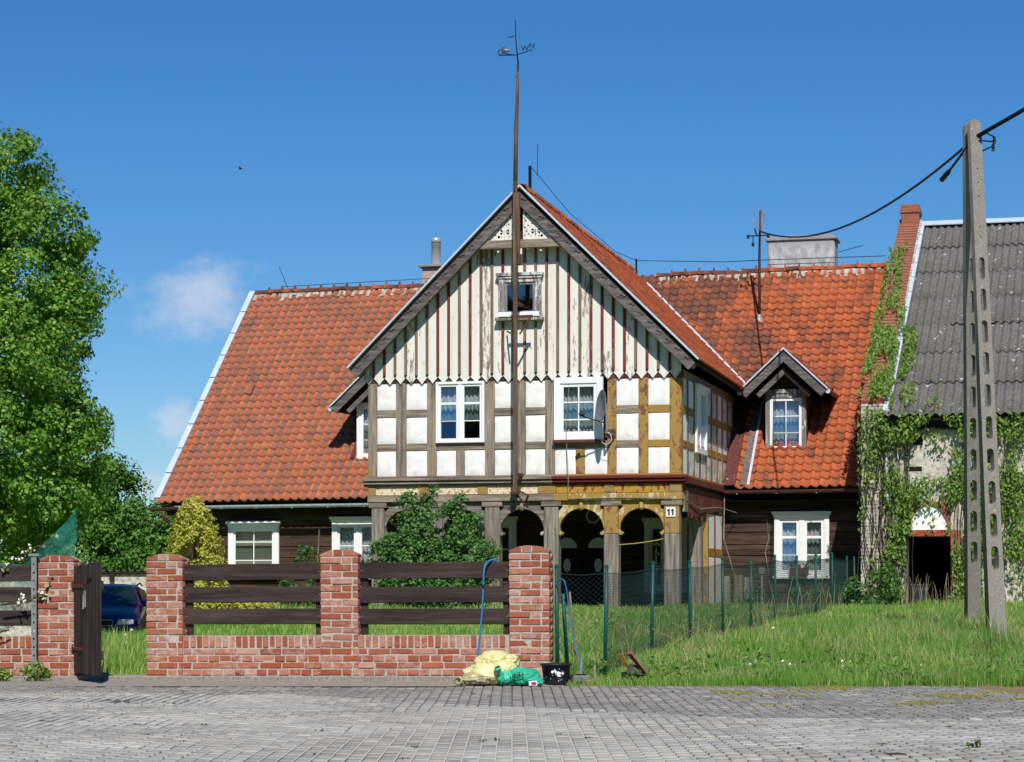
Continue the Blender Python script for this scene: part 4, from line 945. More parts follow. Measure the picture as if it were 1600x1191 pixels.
# ------------------------------------------------------------------ brick-faced materials for walls too far off to pick bricks
def brickwall_mat(name, c1, c2, mort, scale=3.0, peel=None, peelth=0.5, xrot=TH):
    n = NT(name); p = n.pos(xrot); s_ = n.n.new('ShaderNodeSeparateXYZ'); n.l.new(p, s_.inputs[0]); c_ = n.n.new('ShaderNodeCombineXYZ')
    xy = n.math('ADD', s_.outputs[0], n.math('MULTIPLY', s_.outputs[1], 0.37)); n.l.new(xy, c_.inputs[0]); n.l.new(s_.outputs[2], c_.inputs[1])
    bt = n.n.new('ShaderNodeTexBrick'); n.l.new(c_.outputs[0], bt.inputs['Vector']); bt.inputs['Scale'].default_value = 1.0
    bt.inputs['Brick Width'].default_value = 0.26; bt.inputs['Row Height'].default_value = 0.077; bt.inputs['Mortar Size'].default_value = 0.009
    bt.inputs['Color1'].default_value = c1; bt.inputs['Color2'].default_value = c2; bt.inputs['Mortar'].default_value = mort
    col = bt.outputs[0]; g = n.noise(p, 7, 7, 0.72); f = n.noise(p, 40, 4)
    col = n.mix(n.mask(f, .3, .7, .35), col, mort)
    if peel: col = n.mix(n.mask(g, peelth, peelth + .06), col, peel)
    MAT[name] = n.done(col, .95, n.math('ADD', n.math('MULTIPLY', bt.outputs['Fac'], -1.0), n.math('MULTIPLY', g, .5)), .8, .012)
brickwall_mat('barn_brick_white', lin(206, 196, 182), lin(178, 166, 150), lin(122, 112, 102), peel=lin(216, 208, 196), peelth=.52)
brickwall_mat('barn_brick_red', lin(146, 72, 50), lin(166, 92, 66), lin(150, 116, 98))

# ------------------------------------------------------------------ barn
BZ = 0.55; bx_, by_ = hw(3.41, 2.5)
barn = thing('barn', 'ivy-grown brick barn with grey corrugated roof beside the house', 'barn', (bx_, by_, BZ), -TH)
def B(name, mb, mat, parent=None, bevel=0.0, smooth=False):
    me = mb.mesh(name, bevel) if isinstance(mb, MB) else mb
    return obj(name, me, mat, parent or barn, (0, 0, 0) if parent else (0, 0, -BZ), smooth=smooth)
RY, EZ, RZ = 9.5, 4.70, 10.22
BS = (RZ - EZ) / (RY + .3)
def bz(y): return EZ + BS * (min(y, 2 * RY - y) + .3)
DX0, DX1, DZ1 = 0.97, 1.88, 2.17
B('wall', MB().box(.56, DX0, 0, .4, .4, 4.6).box(DX1, 8.5, 0, .4, .4, 4.6).box(DX0, DX1, 0, .4, 2.9, 4.6), 'old_plaster')
B('door_jamb', MB().box(DX1 - .005, DX1 + .22, -.012, .3, .4, 2.3), 'barn_brick_red'); B('door_jamb', MB().box(DX0 - .05, DX0 + .02, -.02, .25, .4, DZ1), 'lower_post', bevel=.006)
lun = [(DX0 + .02, DZ1)] + [((DX0 + DX1) / 2 - .42 * math.cos(t), DZ1 + .02 + .66 * math.sin(t)) for t in np.linspace(0, math.pi, 17)] + [(DX1 - .02, DZ1)]
me = plate('lunette', [(DX0 + .002, DZ1), (DX0 + .002, 2.898), (DX1 - .002, 2.898), (DX1 - .002, DZ1)], [lun[1:-1]], .3); B('lunette_arch', me, 'barn_brick_red')
B('lunette', MB().box(DX0 + .02, DX1 - .02, .05, .3, DZ1 + .14, 2.9), 'panel_white')
n_l = 5
for k in range(n_l): B('lintel_brick', MB().box(DX0 + .02 + k * .175, DX0 + .19 + k * .175, -.015, .3, DZ1 - .002, DZ1 + .135), 'brick_red', bevel=.006)
B('interior', MB().add([(DX0, .4, .4), (DX1, .4, .4), (DX1, .4, 2.3), (DX0, .4, 2.3), (DX0 - 1, 4, .4), (DX1 + 1, 4, .4), (DX1 + 1, 4, 2.6), (DX0 - 1, 4, 2.6)], [(4, 5, 6, 7), (0, 1, 5, 4), (1, 2, 6, 5), (2, 3, 7, 6), (3, 0, 4, 7)]), 'dark_room')
for (x, z, w, h) in ((1.10, 4.1, .20, .24), (2.35, 3.7, .5, .5), (3.0, 3.0, .3, .5), (.98, 3.55, .3, .10)):
    B('vent', MB().box(x, x + w, -.004, .05, z, z + h), 'dark_room')
B('tie_board', MB().box(1.9, 2.55, -.03, -.005, 3.62, 3.78), 'zinc'); B('wall_patch', MB().box(.62, .95, -.02, -.001, 3.1, 3.45), 'barn_brick_white', bevel=.008)
gw = [(0, .4), (2 * RY, .4), (2 * RY, bz(2 * RY) + .1), (RY, bz(RY) + .16), (0, bz(0) + .10)]
B('gable_wall', MB().sideprism(gw, 0, .55), 'barn_brick_white'); 
cs = MB()
for k in range(60):                          # brick-on-edge coping of the gable wall, climbing the slope
    y0 = k * RY / 60; y1 = (k + 1) * RY / 60 - .012
    cs.slab((0.0, y0, bz(y0) + .20), (.5, y0, bz(y0) + .20), (.5, y1, bz(y1) + .19), (.0, y1, bz(y1) + .19), .12)
B('coping', cs, 'barn_brick_red')
B('chimney_stack', MB().box(.06, .50, RY - .35, RY + .3, 9.2, 10.72).box(.03, .53, RY - .38, RY + .33, 10.5, 10.62), 'barn_brick_red', bevel=.01)
us = B('roof', MB().slab((.5, -.25, bz(-.25) - .06), (8.6, -.25, bz(-.25) - .06), (8.6, RY, RZ - .06), (.5, RY, RZ - .06), .05), 'eave_wood')
B('roof_back', MB().slab((.5, RY, RZ - .02), (8.6, RY, RZ - .02), (8.6, 2 * RY + .3, EZ), (.5, 2 * RY + .3, EZ), .05), 'asbestos', us)
SL = math.hypot(RY + .3, RZ - EZ); sp_ = math.atan(BS); nrow = 7; sh = SL / nrow
vs = []; fs = []; ns = 60; wl_ = .178
for j in range(2):
    for i in range(ns + 1): x = i / ns * wl_ * 6.15; vs.append((x, -.06 if j == 0 else sh + .04, .028 * math.cos(2 * math.pi * x / wl_) + (.028 if j == 0 else 0.0)))
fs = [(i, i + 1, ns + 2 + i, ns + 1 + i) for i in range(ns)]; o_ = len(vs)
for i in range(ns + 1): x, y, z = vs[i]; vs.append((x, y, z - .012))
fs += [(o_ + i, o_ + i + 1, i + 1, i) for i in range(ns)]
sme = npmesh('roof_sheet', vs, fs); sme.materials.append(MAT['asbestos']); sme.polygons.foreach_set('use_smooth', np.ones(len(fs), bool))
for r_ in range(nrow):
    for c_ in range(8):
        x = .52 + c_ * wl_ * 6; y = -.3 + r_ * sh * math.cos(sp_); z = EZ + r_ * sh * math.sin(sp_)
        if x > 8.0: continue
        obj('roof_sheet', sme, None, us, (x, y, z + .03 + random.uniform(-.004, .012)), (sp_ + random.gauss(0, .004), random.gauss(0, .006), random.gauss(0, .004)))
for k in range(5):
    x0 = .5 + k * 1.7; B('ridge_cap', MB().slab((x0, RY - .32, RZ - .03), (x0 + 1.72, RY - .32, RZ - .03 + .004), (x0 + 1.72, RY + .03, RZ + .125), (x0, RY + .03, RZ + .12), .02), 'zinc', us)
for k in range(12):
    t0, t1 = k / 12, (k + 1) / 12 - .004; P = lambda t, x: (x, -.3 + (RY + .3) * t, EZ + (RZ - EZ) * t + .13)
    B('verge_strip', MB().slab(P(t0, .48), P(t0, .63), P(t1, .63), P(t1, .48), .05), 'zinc', us)
B('eave_board', MB().box(.5, 8.5, -.12, -.05, 4.42, 4.62), 'eave_wood'); B('downpipe', MB().tube([(.53, -.06, 4.5), (.54, -.06, 3.4), (.56, -.06, 2.9)], .035, 8), 'zinc')

# ------------------------------------------------------------------ leaves
def leafmesh(name, P, N, size, jitter=0.6, aspect=0.75, droop=0.0):
    n_ = len(P); P = np.asarray(P); N = np.asarray(N) + rng.normal(0, jitter, (n_, 3)); N /= np.linalg.norm(N, axis=1)[:, None] + 1e-9
    T = rng.normal(0, 1, (n_, 3)); T[:, 2] -= droop; T -= N * (T * N).sum(1)[:, None]; T /= np.linalg.norm(T, axis=1)[:, None] + 1e-9
    S = np.cross(N, T); L = size * rng.uniform(.65, 1.3, n_)[:, None]; W = L * aspect
    V = np.stack([P - T * L * .5, P + S * W * .5 + N * L * .10, P + T * L * .5, P - S * W * .5 + N * L * .10], 1).reshape(-1, 3)
    F = np.arange(4 * n_).reshape(-1, 4); return npmesh(name, V, F, rng.random(n_))
def crown_points(blobs, ncl, per, rc, flat=0.8):
    """leaf clumps through the outer volume of a set of blobs"""
    P = []; N = []
    vol = np.array([b[1][0] * b[1][1] + b[1][0] * b[1][2] for b in blobs]); pr = vol / vol.sum()
    for bi in range(len(blobs)):
        c, r = np.array(blobs[bi][0]), np.array(blobs[bi][1])
        for _ in range(max(3, int(ncl * pr[bi]))):
            d = rng.normal(0, 1, 3); d /= np.linalg.norm(d)
            rad = rng.uniform(.55, 1.0) ** .6 * (1 + .22 * noise.noise(Vector(d * 2.3 + bi)))
            cc = c + d * r * rad; k = int(per * rng.uniform(.5, 1.5)); s_ = rc * rng.uniform(.6, 1.35)
            q = rng.normal(0, 1, (k, 3)); q /= np.linalg.norm(q, axis=1)[:, None] + 1e-9; q *= (rng.random(k) ** .4)[:, None] * s_; q[:, 2] *= flat
            P.append(cc + q); N.append(q / s_ * .8 + d * .7 + np.array([0, 0, .5]))
    return np.concatenate(P), np.concatenate(N)
def limb(mb, p, d, L, r, depth, spread=.6):
    p = Vector(p); d = Vector(d).normalized(); pts = [p]; rs = [r]
    for k in range(4):
        d = (d + Vector((random.gauss(0, .12), random.gauss(0, .12), random.gauss(.03, .08)))).normalized(); p = p + d * L / 4; pts.append(p.copy()); rs.append(r * (1 - .14 * (k + 1)))
    mb.tube(pts, rs, 6)
    if depth > 0:
        for _ in range(3):
            dd = (d + Vector((random.gauss(0, spread), random.gauss(0, spread), random.gauss(.1, spread * .6)))).normalized(); limb(mb, pts[random.choice((2, 3, 4))], dd, L * .68, rs[-1] * .7, depth - 1, spread)
def tree(name, label, cat, base, blobs, ncl, per, rc, size, mat, trunk_r, trunk_h, depth=3, group=None):
    t = thing(name, label, cat, base, 0, group); bv = np.array(base)
    mb = MB(); limb(mb, (0, 0, -.15), (0, 0, 1), trunk_h, trunk_r, depth); obj('trunk', mb.mesh('trunk', fixn=False), 'bark', t, smooth=True)
    P, N = crown_points([(np.array(c) - bv, r) for c, r in blobs], ncl, per, rc)
    obj('crown', leafmesh('crown', P, N, size), mat, t); return t
tree('lime_tree', 'tall bright green tree at the left edge, behind the fence', 'tree', (-10.2, 42.0, -.2),
     [((-10.0, 42, 8.2), (1.5, 1.6, 1.4)), ((-9.6, 42, 6.6), (1.9, 2.0, 1.4)), ((-9.8, 41.5, 5.2), (2.2, 2.2, 1.4)), ((-9.5, 41.5, 3.8), (1.9, 2.2, 1.4)), ((-8.6, 41.8, 6.4), (1.0, 1.2, 1.0)), ((-8.2, 41.6, 6.1), (.7, .8, .5)), ((-8.5, 41.8, 4.6), (.9, 1.1, .8)), ((-8.0, 41.8, 4.1), (.6, .7, .5)), ((-8.6, 41.8, 3.0), (1.2, 1.5, 1.0)),
      ((-11.6, 42, 6), (2.4, 2.4, 3.2)), ((-9.6, 41.6, 2.4), (1.6, 1.8, 1.0)), ((-8.4, 41.6, 7.6), (.8, .9, .6)), ((-9.0, 41.6, 8.7), (.6, .7, .5))], 880, 190, .37, .08, 'leaf_lime', .30, 3.4, 4)
tree('round_tree', 'rounded mid-green tree right of and behind the tall one', 'tree', (-12.0, 63.5, -.2),
     [((-12.2, 63.5, 3.9), (1.75, 1.6, 1.7)), ((-11.1, 63.5, 3.1), (1.3, 1.3, 1.4)), ((-13.4, 63.5, 3.2), (1.7, 1.5, 1.8)), ((-12.0, 63, 2.0), (2.0, 1.5, 1.1)), ((-10.5, 63.5, 2.3), (1.0, 1, .9))], 480, 105, .40, .10, 'leaf_mid', .2, 2.2, 2)
tree('round_tree', 'small dark tree touching the left eaves corner of the house', 'tree', (-9.6, 63.0, -.2), [((-9.9, 63, 2.6), (.9, 1, .9)), ((-9.2, 63, 2.3), (.8, 1, 1.1)), ((-9.5, 63, 1.5), (1.2, 1.2, .8))], 150, 80, .4, .11, 'leaf_mid', .12, 1.6, 2)
# lilac-like bush before the arcade
bw = hw(-4.9, -1.5); bb = lambda a, b, z: (hw(a, b)[0], hw(a, b)[1], z)
tree('shrub', 'big leafy green bush growing in front of the left arches', 'shrub', (bw[0], bw[1], .55),
     [(bb(-5.2, -1.5, 1.5), (.85, .8, .75)), (bb(-4.3, -1.5, 1.55), (.7, .8, .65)), (bb(-4.8, -1.5, 1.0), (1.25, .9, .55)), (bb(-5.3, -1.4, 2.3), (.4, .4, .55)), (bb(-4.55, -1.4, 2.3), (.42, .4, .5)), (bb(-5.15, -1.4, 2.75), (.18, .2, .35)), (bb(-4.35, -1.4, 2.75), (.15, .2, .3)), (bb(-5.85, -1.5, 1.9), (.35, .4, .35)), (bb(-3.75, -1.5, 1.6), (.3, .4, .4)), (bb(-4.1, -1.5, 2.35), (.2, .25, .3)), (bb(-5.5, -1.4, 2.85), (.12, .15, .25)), (bb(-6.15, -1.5, 1.5), (.2, .2, .15)), (bb(-4.95, -1.4, 2.95), (.08, .1, .2))], 620, 46, .17, .07, 'leaf_bush', .04, 1.2, 3)
# golden conifer: drooping sprays on an upright cone with low skirts
ct = thing('golden_conifer', 'yellow-green conifer at the left end of the house', 'conifer', (-6.2, 45.0, .3)); P = []; N = []
for k in range(420):
    t = rng.random() ** .8; z = .15 + 2.35 * t; rr = .66 * (1 - t) ** .7 + .06
    if k % 4 == 0: z = rng.uniform(.35, .85); rr = .62
    th_ = rng.uniform(0, 2 * math.pi); base = np.array([rr * math.cos(th_), rr * math.sin(th_) * .9, z])
    dirv = np.array([math.cos(th_), math.sin(th_), -.15]); L = rng.uniform(.16, .34)
    for q in range(34):
        u = rng.random(); P.append(base + dirv * L * (u - .4) + rng.normal(0, .03 + .02 * (1 - u), 3) - np.array([0, 0, .12 * u * u])); N.append(dirv * .6 + np.array([0, 0, .8]))
for k in range(170):                          # low spreading branches to the right
    x = rng.uniform(.3, 1.5); z = .32 + rng.normal(0, .10) + .30 * (1.5 - x) * rng.random(); base = np.array([x, rng.uniform(-.4, .3), z]); dirv = np.array([.8, -.4, -.1])
    for q in range(26): u = rng.random(); P.append(base + dirv * .25 * (u - .4) + rng.normal(0, .04, 3)); N.append(np.array([.2, -.4, .8]))
obj('foliage', leafmesh('foliage', P, N, .075, .5, .5, .6), 'leaf_conifer', ct); mb = MB(); mb.tube([(0, 0, -.2), (.02, 0, 1), (0, 0, 2.3)], [.06, .04, .01], 7); obj('trunk', mb.mesh('trunk'), 'bark', ct)
# staked rose left of the middle pillar
rs_ = thing('rose_bush', 'small staked rose with red blooms before the left wall', 'shrub', (-4.05, 46.0, .5)); P, N = crown_points([((.0, 0, 1.15), (.3, .25, .28)), ((-.1, 0, .6), (.5, .4, .4))], 46, 40, .13, .8)
obj('foliage', leafmesh('foliage', P, N, .07), 'leaf_bush', rs_); obj('stake', MB().tube([(.12, 0, -.1), (.2, 0, 1.75)], .014, 6).mesh('stake'), 'stick', rs_); P, N = crown_points([((-.1, -.2, .6), (.5, .3, .3))], 14, 6, .05); obj('bloom', leafmesh('bloom', P, N, .05), 'petal_red', rs_)
mb = MB(); limb(mb, (0, 0, -.1), (0, 0, 1), .8, .015, 2); obj('stem', mb.mesh('stem', fixn=False), 'bark', rs_)
# wood behind the viewer, seen only as the dark part of the reflections in the panes
P = np.stack([rng.uniform(-150, 50, 14000), rng.uniform(-66, -50, 14000), rng.uniform(0, 1, 14000)], 1); P[:, 2] = P[:, 2] ** .8 * (20 + 2.0 * np.sin(P[:, 0] * .5) + 1.5 * np.sin(P[:, 0] * 1.31)); tag(obj('wood', leafmesh('wood', P, np.tile([0, 1, .5], (14000, 1)), 2.3), 'leaf_behind'), 'row of dark trees across the road', 'trees', kind='stuff')

# ivy on the barn
P = []; N = []
for _ in range(60000):
    if len(P) > 12500: break
    m_ = rng.random()
    if m_ < .72:
        x, z = rng.uniform(-.05, 4.2), rng.uniform(.5, 4.85); nz_ = noise.noise((x * 1.3, z * .8, 4)) + .5 * noise.noise((x * 3.5, z * 2.5, 7))
        w_ = .02
        if .1 < x < 1.05: w_ = .34 if z > 1.6 else .85
        if x < .5 and z < 3.4: w_ = .07
        if .55 < x < 1.0 and z < 2.4: w_ = 1.5
        if 1.9 < x < 2.55: w_ = 1.3 if z < 3.5 else .35
        if z > 4.25 and x > .4: w_ = 1.0
        if 2.2 < z < 3.4 and .5 < x < 2.7: w_ = max(w_, .75)
        if x > 2.55: w_ = .7 if z > 1.7 else .12
        if x < .12: w_ = .25 if z > 2.5 else .04
        if DX0 - .02 < x < DX1 + .05 and z < 2.2: continue
        if DX0 + .12 < x < DX1 - .1 and z < 2.8: w_ = .05
        if rng.random() > w_ * (.72 + 2.4 * nz_): continue
        bul = .04 + .28 * rng.random() * (.4 + .6 * (nz_ + .5)); P.append((x, -bul, z)); N.append((0, -1, .45))
    elif m_ < .94:
        t = rng.random() * .80; x = rng.uniform(-.06, .62); y = t * RY; w_ = (.8 if t < .35 else .45 - .5 * (t - .35)) * (.75 + 2.4 * noise.noise((x * 3, t * 9, 2)))
        if t > .45 and x > .42: continue
        if rng.random() > w_: continue
        P.append((x, y - .05 - .15 * rng.random(), bz(y) + .22 + .16 * rng.random())); N.append((0, -.8, .6))
    else:
        t = rng.random() * .4; x = .62 + rng.random() ** 2 * 1.1 * (1 - t * 2); 
        if noise.noise((x * 3, t * 9, 5)) < .05: continue
        P.append((x, -.3 + t * RY, EZ + BS * t * RY + .12 + .1 * rng.random())); N.append((0, -.6, .8))
for _ in range(2600):
    x = .45 + 4.2 * rng.random(); z = 4.12 + .62 * rng.random() ** .7
    if noise.noise((x * 2.2, z * 1.5, 11)) < -.22: continue
    P.append((x, -.10 - .30 * rng.random(), z)); N.append((0, -.9, .6))
ivy = thing('ivy', 'green creeper climbing over the barn wall and gable', 'creeper', (bx_, by_, BZ), -TH)
o = obj('foliage', leafmesh('foliage', P, N, .10, .6, .42, 1.8), 'leaf_ivy', ivy, (0, 0, -BZ))
mb = MB()
for k in range(48):
    x = random.choice([random.uniform(.15, 1.0), random.uniform(1.95, 3.6), random.uniform(.2, .9)]); p = [(x, -.03, .45)]
    for j in range(9): x += random.gauss(0, .07); p.append((x, -.04 - random.random() * .08, .45 + (j + 1) * random.uniform(.38, .46)))
    mb.tube(p, .009, 4, False)
obj('stem', mb.mesh('stem', fixn=False), 'branch', ivy, (0, 0, -BZ))

# ------------------------------------------------------------------ brick fence along the pavement
FA = R(9.0)
def BK(w, h, d, seed):
    """hand-made brick: box with knocked edges"""
    r_ = random.Random(seed); bm = bmesh.new(); bmesh.ops.create_cube(bm, size=1)
    for v in bm.verts: v.co = Vector((v.co.x * w, v.co.y * d, v.co.z * h))
    bmesh.ops.bevel(bm, geom=list(bm.edges), offset=.0055, segments=1, affect='EDGES')
    for v in bm.verts: v.co += Vector((r_.gauss(0, .0016), r_.gauss(0, .0022), r_.gauss(0, .0016)))
    me = bpy.data.meshes.new('brick'); bm.to_mesh(me); bm.free(); me.materials.append(MAT['brick']); return me
BMC = {}
def brick_obj(parent, x0, x1, z, h=.062, d=.11, y=0.0, side=False):
    w = round(x1 - x0, 3); s_ = random.randrange(4); key = (w, h, d, s_)
    if key not in BMC: BMC[key] = BK(w, h, d, hash(key) % 9999)
    return obj('brick', BMC[key], None, parent, ((x0 + x1) / 2, y + d / 2 + random.gauss(0, .003), z + h / 2), (random.gauss(0, .01), random.gauss(0, .008), random.gauss(0, .01)))
def pillar(parent, x0, x1, CH=.077, ncourse=17, dep=.30):
    W_ = x1 - x0; pl = obj('pillar', MB().box(x0 + .007, x1 - .007, .007, dep - .007, 0, ncourse * CH + .002).mesh('pillar'), 'mortar', parent); smats = []
    for c in range(ncourse):
        z = c * CH + .006
        if c % 2: cuts = [.0, .13, .365, W_] if c % 4 == 1 else [0, .12, .355, W_]
        else: cuts = [0, .245, W_] if c % 4 else [0, .24, .355, W_]
        for a_, b_ in zip(cuts, cuts[1:]): brick_obj(pl, x0 + a_ + (.0 if a_ == 0 else .008), x0 + b_ - (0 if b_ == W_ else .008), z)
        q = .125 if c % 2 else .13
        for (y0, y1) in (((.122, .205), (.217, .298)) if c % 2 else ((.122, .296),)):
            smats.append(Matrix.Translation((x1 - .055, (y0 + y1) / 2, z + .033)) @ Matrix.Diagonal((.11, y1 - y0, .066, 1)))
            smats.append(Matrix.Translation((x0 + .055, (y0 + y1) / 2, z + .033)) @ Matrix.Diagonal((.11, y1 - y0, .066, 1)))
    cb = BK(.92, .92, .92, 5); vv = np.array([v.co[:] for v in cb.vertices]); cubev = [(-.5, -.5, -.5), (.5, -.5, -.5), (.5, .5, -.5), (-.5, .5, -.5), (-.5, -.5, .5), (.5, -.5, .5), (.5, .5, .5), (-.5, .5, .5)]
    V, F, rn = many(cubev, [(0, 3, 2, 1), (4, 5, 6, 7), (0, 1, 5, 4), (1, 2, 6, 5), (2, 3, 7, 6), (3, 0, 4, 7)], [np.array(m) for m in smats]); tag(obj('side_bricks', npmesh('side_bricks', V, F, rn), 'brick', pl), kind='stuff')
    zt = ncourse * CH; obj('cap_mortar', MB().prism([(x0 + .005, zt + .003), (x1 - .005, zt + .003), (x1 - .012, zt + .022), (x1 - .12, zt + .072), (x0 + .12, zt + .072), (x0 + .012, zt + .022)], .006, dep - .006).mesh('cap_mortar', .004), 'mortar', pl)
    for (pts) in ([(x0, zt + .006), (x0 + .135, zt + .006), (x0 + .135, zt + .078), (x0 + .115, zt + .074), (x0, zt + .028)], [(x0 + .15, zt + .006), (x0 + .245, zt + .006), (x0 + .245, zt + .080), (x0 + .15, zt + .080)], [(x0 + .26, zt + .006), (x1, zt + .006), (x1, zt + .028), (x1 - .12, zt + .074), (x0 + .26, zt + .078)]):
        obj('cap_brick', MB().prism(pts, 0, .18).mesh('cap_brick', .005), 'brick', pl)
    return pl
def low_wall(parent, x0, x1, CH=.0765, dep=.25):
    lw = obj('low_wall', MB().box(x0, x1, .009, dep, 0, 4 * CH + .136).mesh('low_wall'), 'mortar', parent)
    for c in range(4):
        st = .1275 if c % 2 == 0 else .257; x = x0 + .004 + (0 if c in (0, 3) else -st / 2 * 0)
        off = -random.uniform(.2, .7) * st; x = x0 + off
        while x < x1 - .03:
            a_, b_ = max(x + .007, x0 + .003), min(x + st - .008, x1 - .003)
            if b_ - a_ > .025: brick_obj(lw, round(a_, 2), round(b_, 2), c * CH + .006)
            x += st * (1 if c % 2 else random.choice((1, 1, 1, .93)))
    x = x0 + .004
    while x < x1 - .05: brick_obj(lw, x + .004, x + .062, 4 * CH + .006, h=.128); x += random.choice((.073, .077, .081))
    return lw
def boards(parent, x0, x1, y=.10):
    for (z0, z1) in ((1.055, 1.235), (.81, .985), (.565, .74)):
        dz = random.uniform(-.012, .012); me = MB().box(x0, x1, -.018, .018, z0 + dz, z1 + dz).mesh('fence_board', .006); o = obj('fence_board', me, 'fence_board', parent, (0, y, 0)); o.rotation_euler = (0, random.gauss(0, .003), 0)
        sc = MB()
        for xx in (x0 + .03, x0 + .035, x1 - .04, x1 - .05): sc.box(xx - .004, xx + .004, -.021, -.0185, z0 + dz + .085, z0 + dz + .093)
        obj('screw', sc.mesh('screw'), 'grey_steel', o)
    for xx in (x0 + .06, x1 - .06): obj('stake', MB().box(xx - .035, xx + .035, y + .0185, y + .055, .45, 1.2).mesh('stake'), 'fence_board', parent)
fence = thing('brick_fence', 'brick pillars and low wall with dark boards before the house', 'fence', (.44, 25.0, .09), -FA); fence.rotation_euler = (0, R(-.30), -FA)
for x0, x1, c_ in ((-.475, -.03, .0785), (-2.581, -2.155, .0770), (-4.575, -4.155, .0750)): pillar(fence, x0, x1, c_)
for x0, x1 in ((-2.155, -.475), (-4.155, -2.581)):
    low_wall(fence, x0, x1); boards(fence, x0 - .012, x1 + .012)
def fl(x, y, z): return fence.matrix_basis @ Vector((x, y, z))
lf = fence.matrix_basis @ Vector((-5.41, 0, 0))
fence2 = thing('brick_fence', 'brick gate pillar and wall stub left of the open gate', 'fence', lf, -FA); fence2.rotation_euler = (0, R(-.30), -FA)
pillar(fence2, -.43, -.005, .0748); low_wall(fence2, -1.6, -.43); boards(fence2, -1.6, -.418)
# concrete footing and apron before the wall
fb = MB().box(-8.2, .02, -.07, .45, -.16, -.002); o = obj('footing', fb.mesh('footing', .012), 'kerb_concrete', None, (.44, 25.0, .09)); o.rotation_euler = (0, R(-.30), -FA); tag(o, kind='structure')
av = []; af = []; na = 60
for i in range(na + 1):
    x = -9 + (9.55) * i / na; s_ = (x - .44) / math.cos(FA); yw = 25.0 - (x - .44) * math.tan(FA) - .05; zw = .09 + .0052 * s_ - .05
    for j in range(8):
        t = j / 7; y = EDGE - .02 + (yw - EDGE + .1) * t; z = -.006 + (zw + .006) * t ** .8 + .008 * noise.noise((x * 3, y * 3, 2)) * (t > 0); av.append((x, y, z if j else -.004))
for i in range(na):
    for j in range(7): k = i * 8 + j; af.append((k, k + 8, k + 9, k + 1))
tag(obj('apron', MB().add(av, af).mesh('apron'), 'kerb_concrete', smooth=True), kind='structure')
# gate
gh = fl(-5.40, -.03, .03); gate = thing('plank_gate', 'dark weathered plank gate standing half open towards the pavement', 'gate', gh, R(-63))
gwid = .98; npk = 9
for k in range(npk):
    x0, x1 = k * gwid / npk, (k + 1) * gwid / npk - .006; zt = 1.19 + .055 * k / npk + random.uniform(-.008, .01); obj('plank', MB().prism([(x0, random.uniform(-.01, .01)), (x1, random.uniform(-.01, .01)), (x1, zt + .006), (x0, zt)], -.012, .012).mesh('plank', .004), 'gate_plank', gate)
for z in (.22, .98): obj('ledge', MB().box(.03, gwid - .03, .013, .045, z - .05, z + .05).mesh('ledge', .005), 'gate_plank', gate)
for z in (.27, .97):
    h_ = obj('hinge', MB().box(-.05, .36, -.02, -.0125, z - .02, z + .02).mesh('hinge', .003), 'rust', gate); obj('hinge_pin', MB().tube([(-.05, -.01, z - .05), (-.05, -.01, z + .05)], .014, 8).mesh('hinge_pin'), 'rust', h_)
obj('latch', MB().tube([(.45, -.03, .88), (.45, -.035, .72)], .012, 6).box(.43, .47, -.03, -.0125, .74, .92).mesh('latch'), 'grey_steel', gate); obj('bolt', MB().box(.55, .70, -.03, -.0125, 1.05, 1.07).mesh('bolt'), 'black_metal', gate)
# steel post, netting and apple branch on the left
sp0 = fl(-5.87, -.06, -.02); stp = thing('steel_post', 'grey perforated steel post beside the left brick pillar', 'post', sp0, -FA)
obj('shaft', plate('shaft', [(-.03, 0), (.03, 0), (.03, 1.36), (-.03, 1.36)], [[(.012 * math.cos(t), .06 + k * .093 + .012 * math.sin(t)) for t in np.linspace(0, 2 * math.pi, 9)[:-1]] for k in range(14)], .006), 'grey_steel', stp); obj('flange', MB().box(-.03, -.024, .0065, .05, 0, 1.36).box(.024, .03, .0065, .05, 0, 1.36).mesh('flange'), 'black_metal', stp); obj('cap', MB().box(-.06, .06, -.01, .06, 1.362, 1.39).mesh('cap'), 'grey_steel', stp)
nv = []; nf = []; nu, nw = 26, 14
for i in range(nu):
    for j in range(nw):
        u, v = i / (nu - 1), j / (nw - 1); x = -1.15 + 1.42 * u; top = 1.28 + .02 * math.sin(u * 9) + (.62 * max(0, (u - .55) / .45) ** 1.3); bot = .30 + .85 * u ** 1.6; z = bot + (top - bot) * v
        nv.append((x, .55 + .06 * math.sin(u * 17 + v * 5) + .04 * noise.noise((u * 6, v * 6, 1)), z))
for i in range(nu - 1):
    for j in range(nw - 1): k = i * nw + j; nf.append((k, k + nw, k + nw + 1, k + 1))
tag(obj('garden_netting', MB().add(nv, nf).mesh('garden_netting'), 'net_green', None, fl(-5.87, 0, 0), (0, 0, -FA), True), 'dark green garden netting draped behind the left wall', 'netting')
ab = thing('apple_branches', 'flowering apple branches hanging over the left wall', 'branch', fl(-6.75, -.1, .0)); mb = MB(); P = []; N = []; Q = []
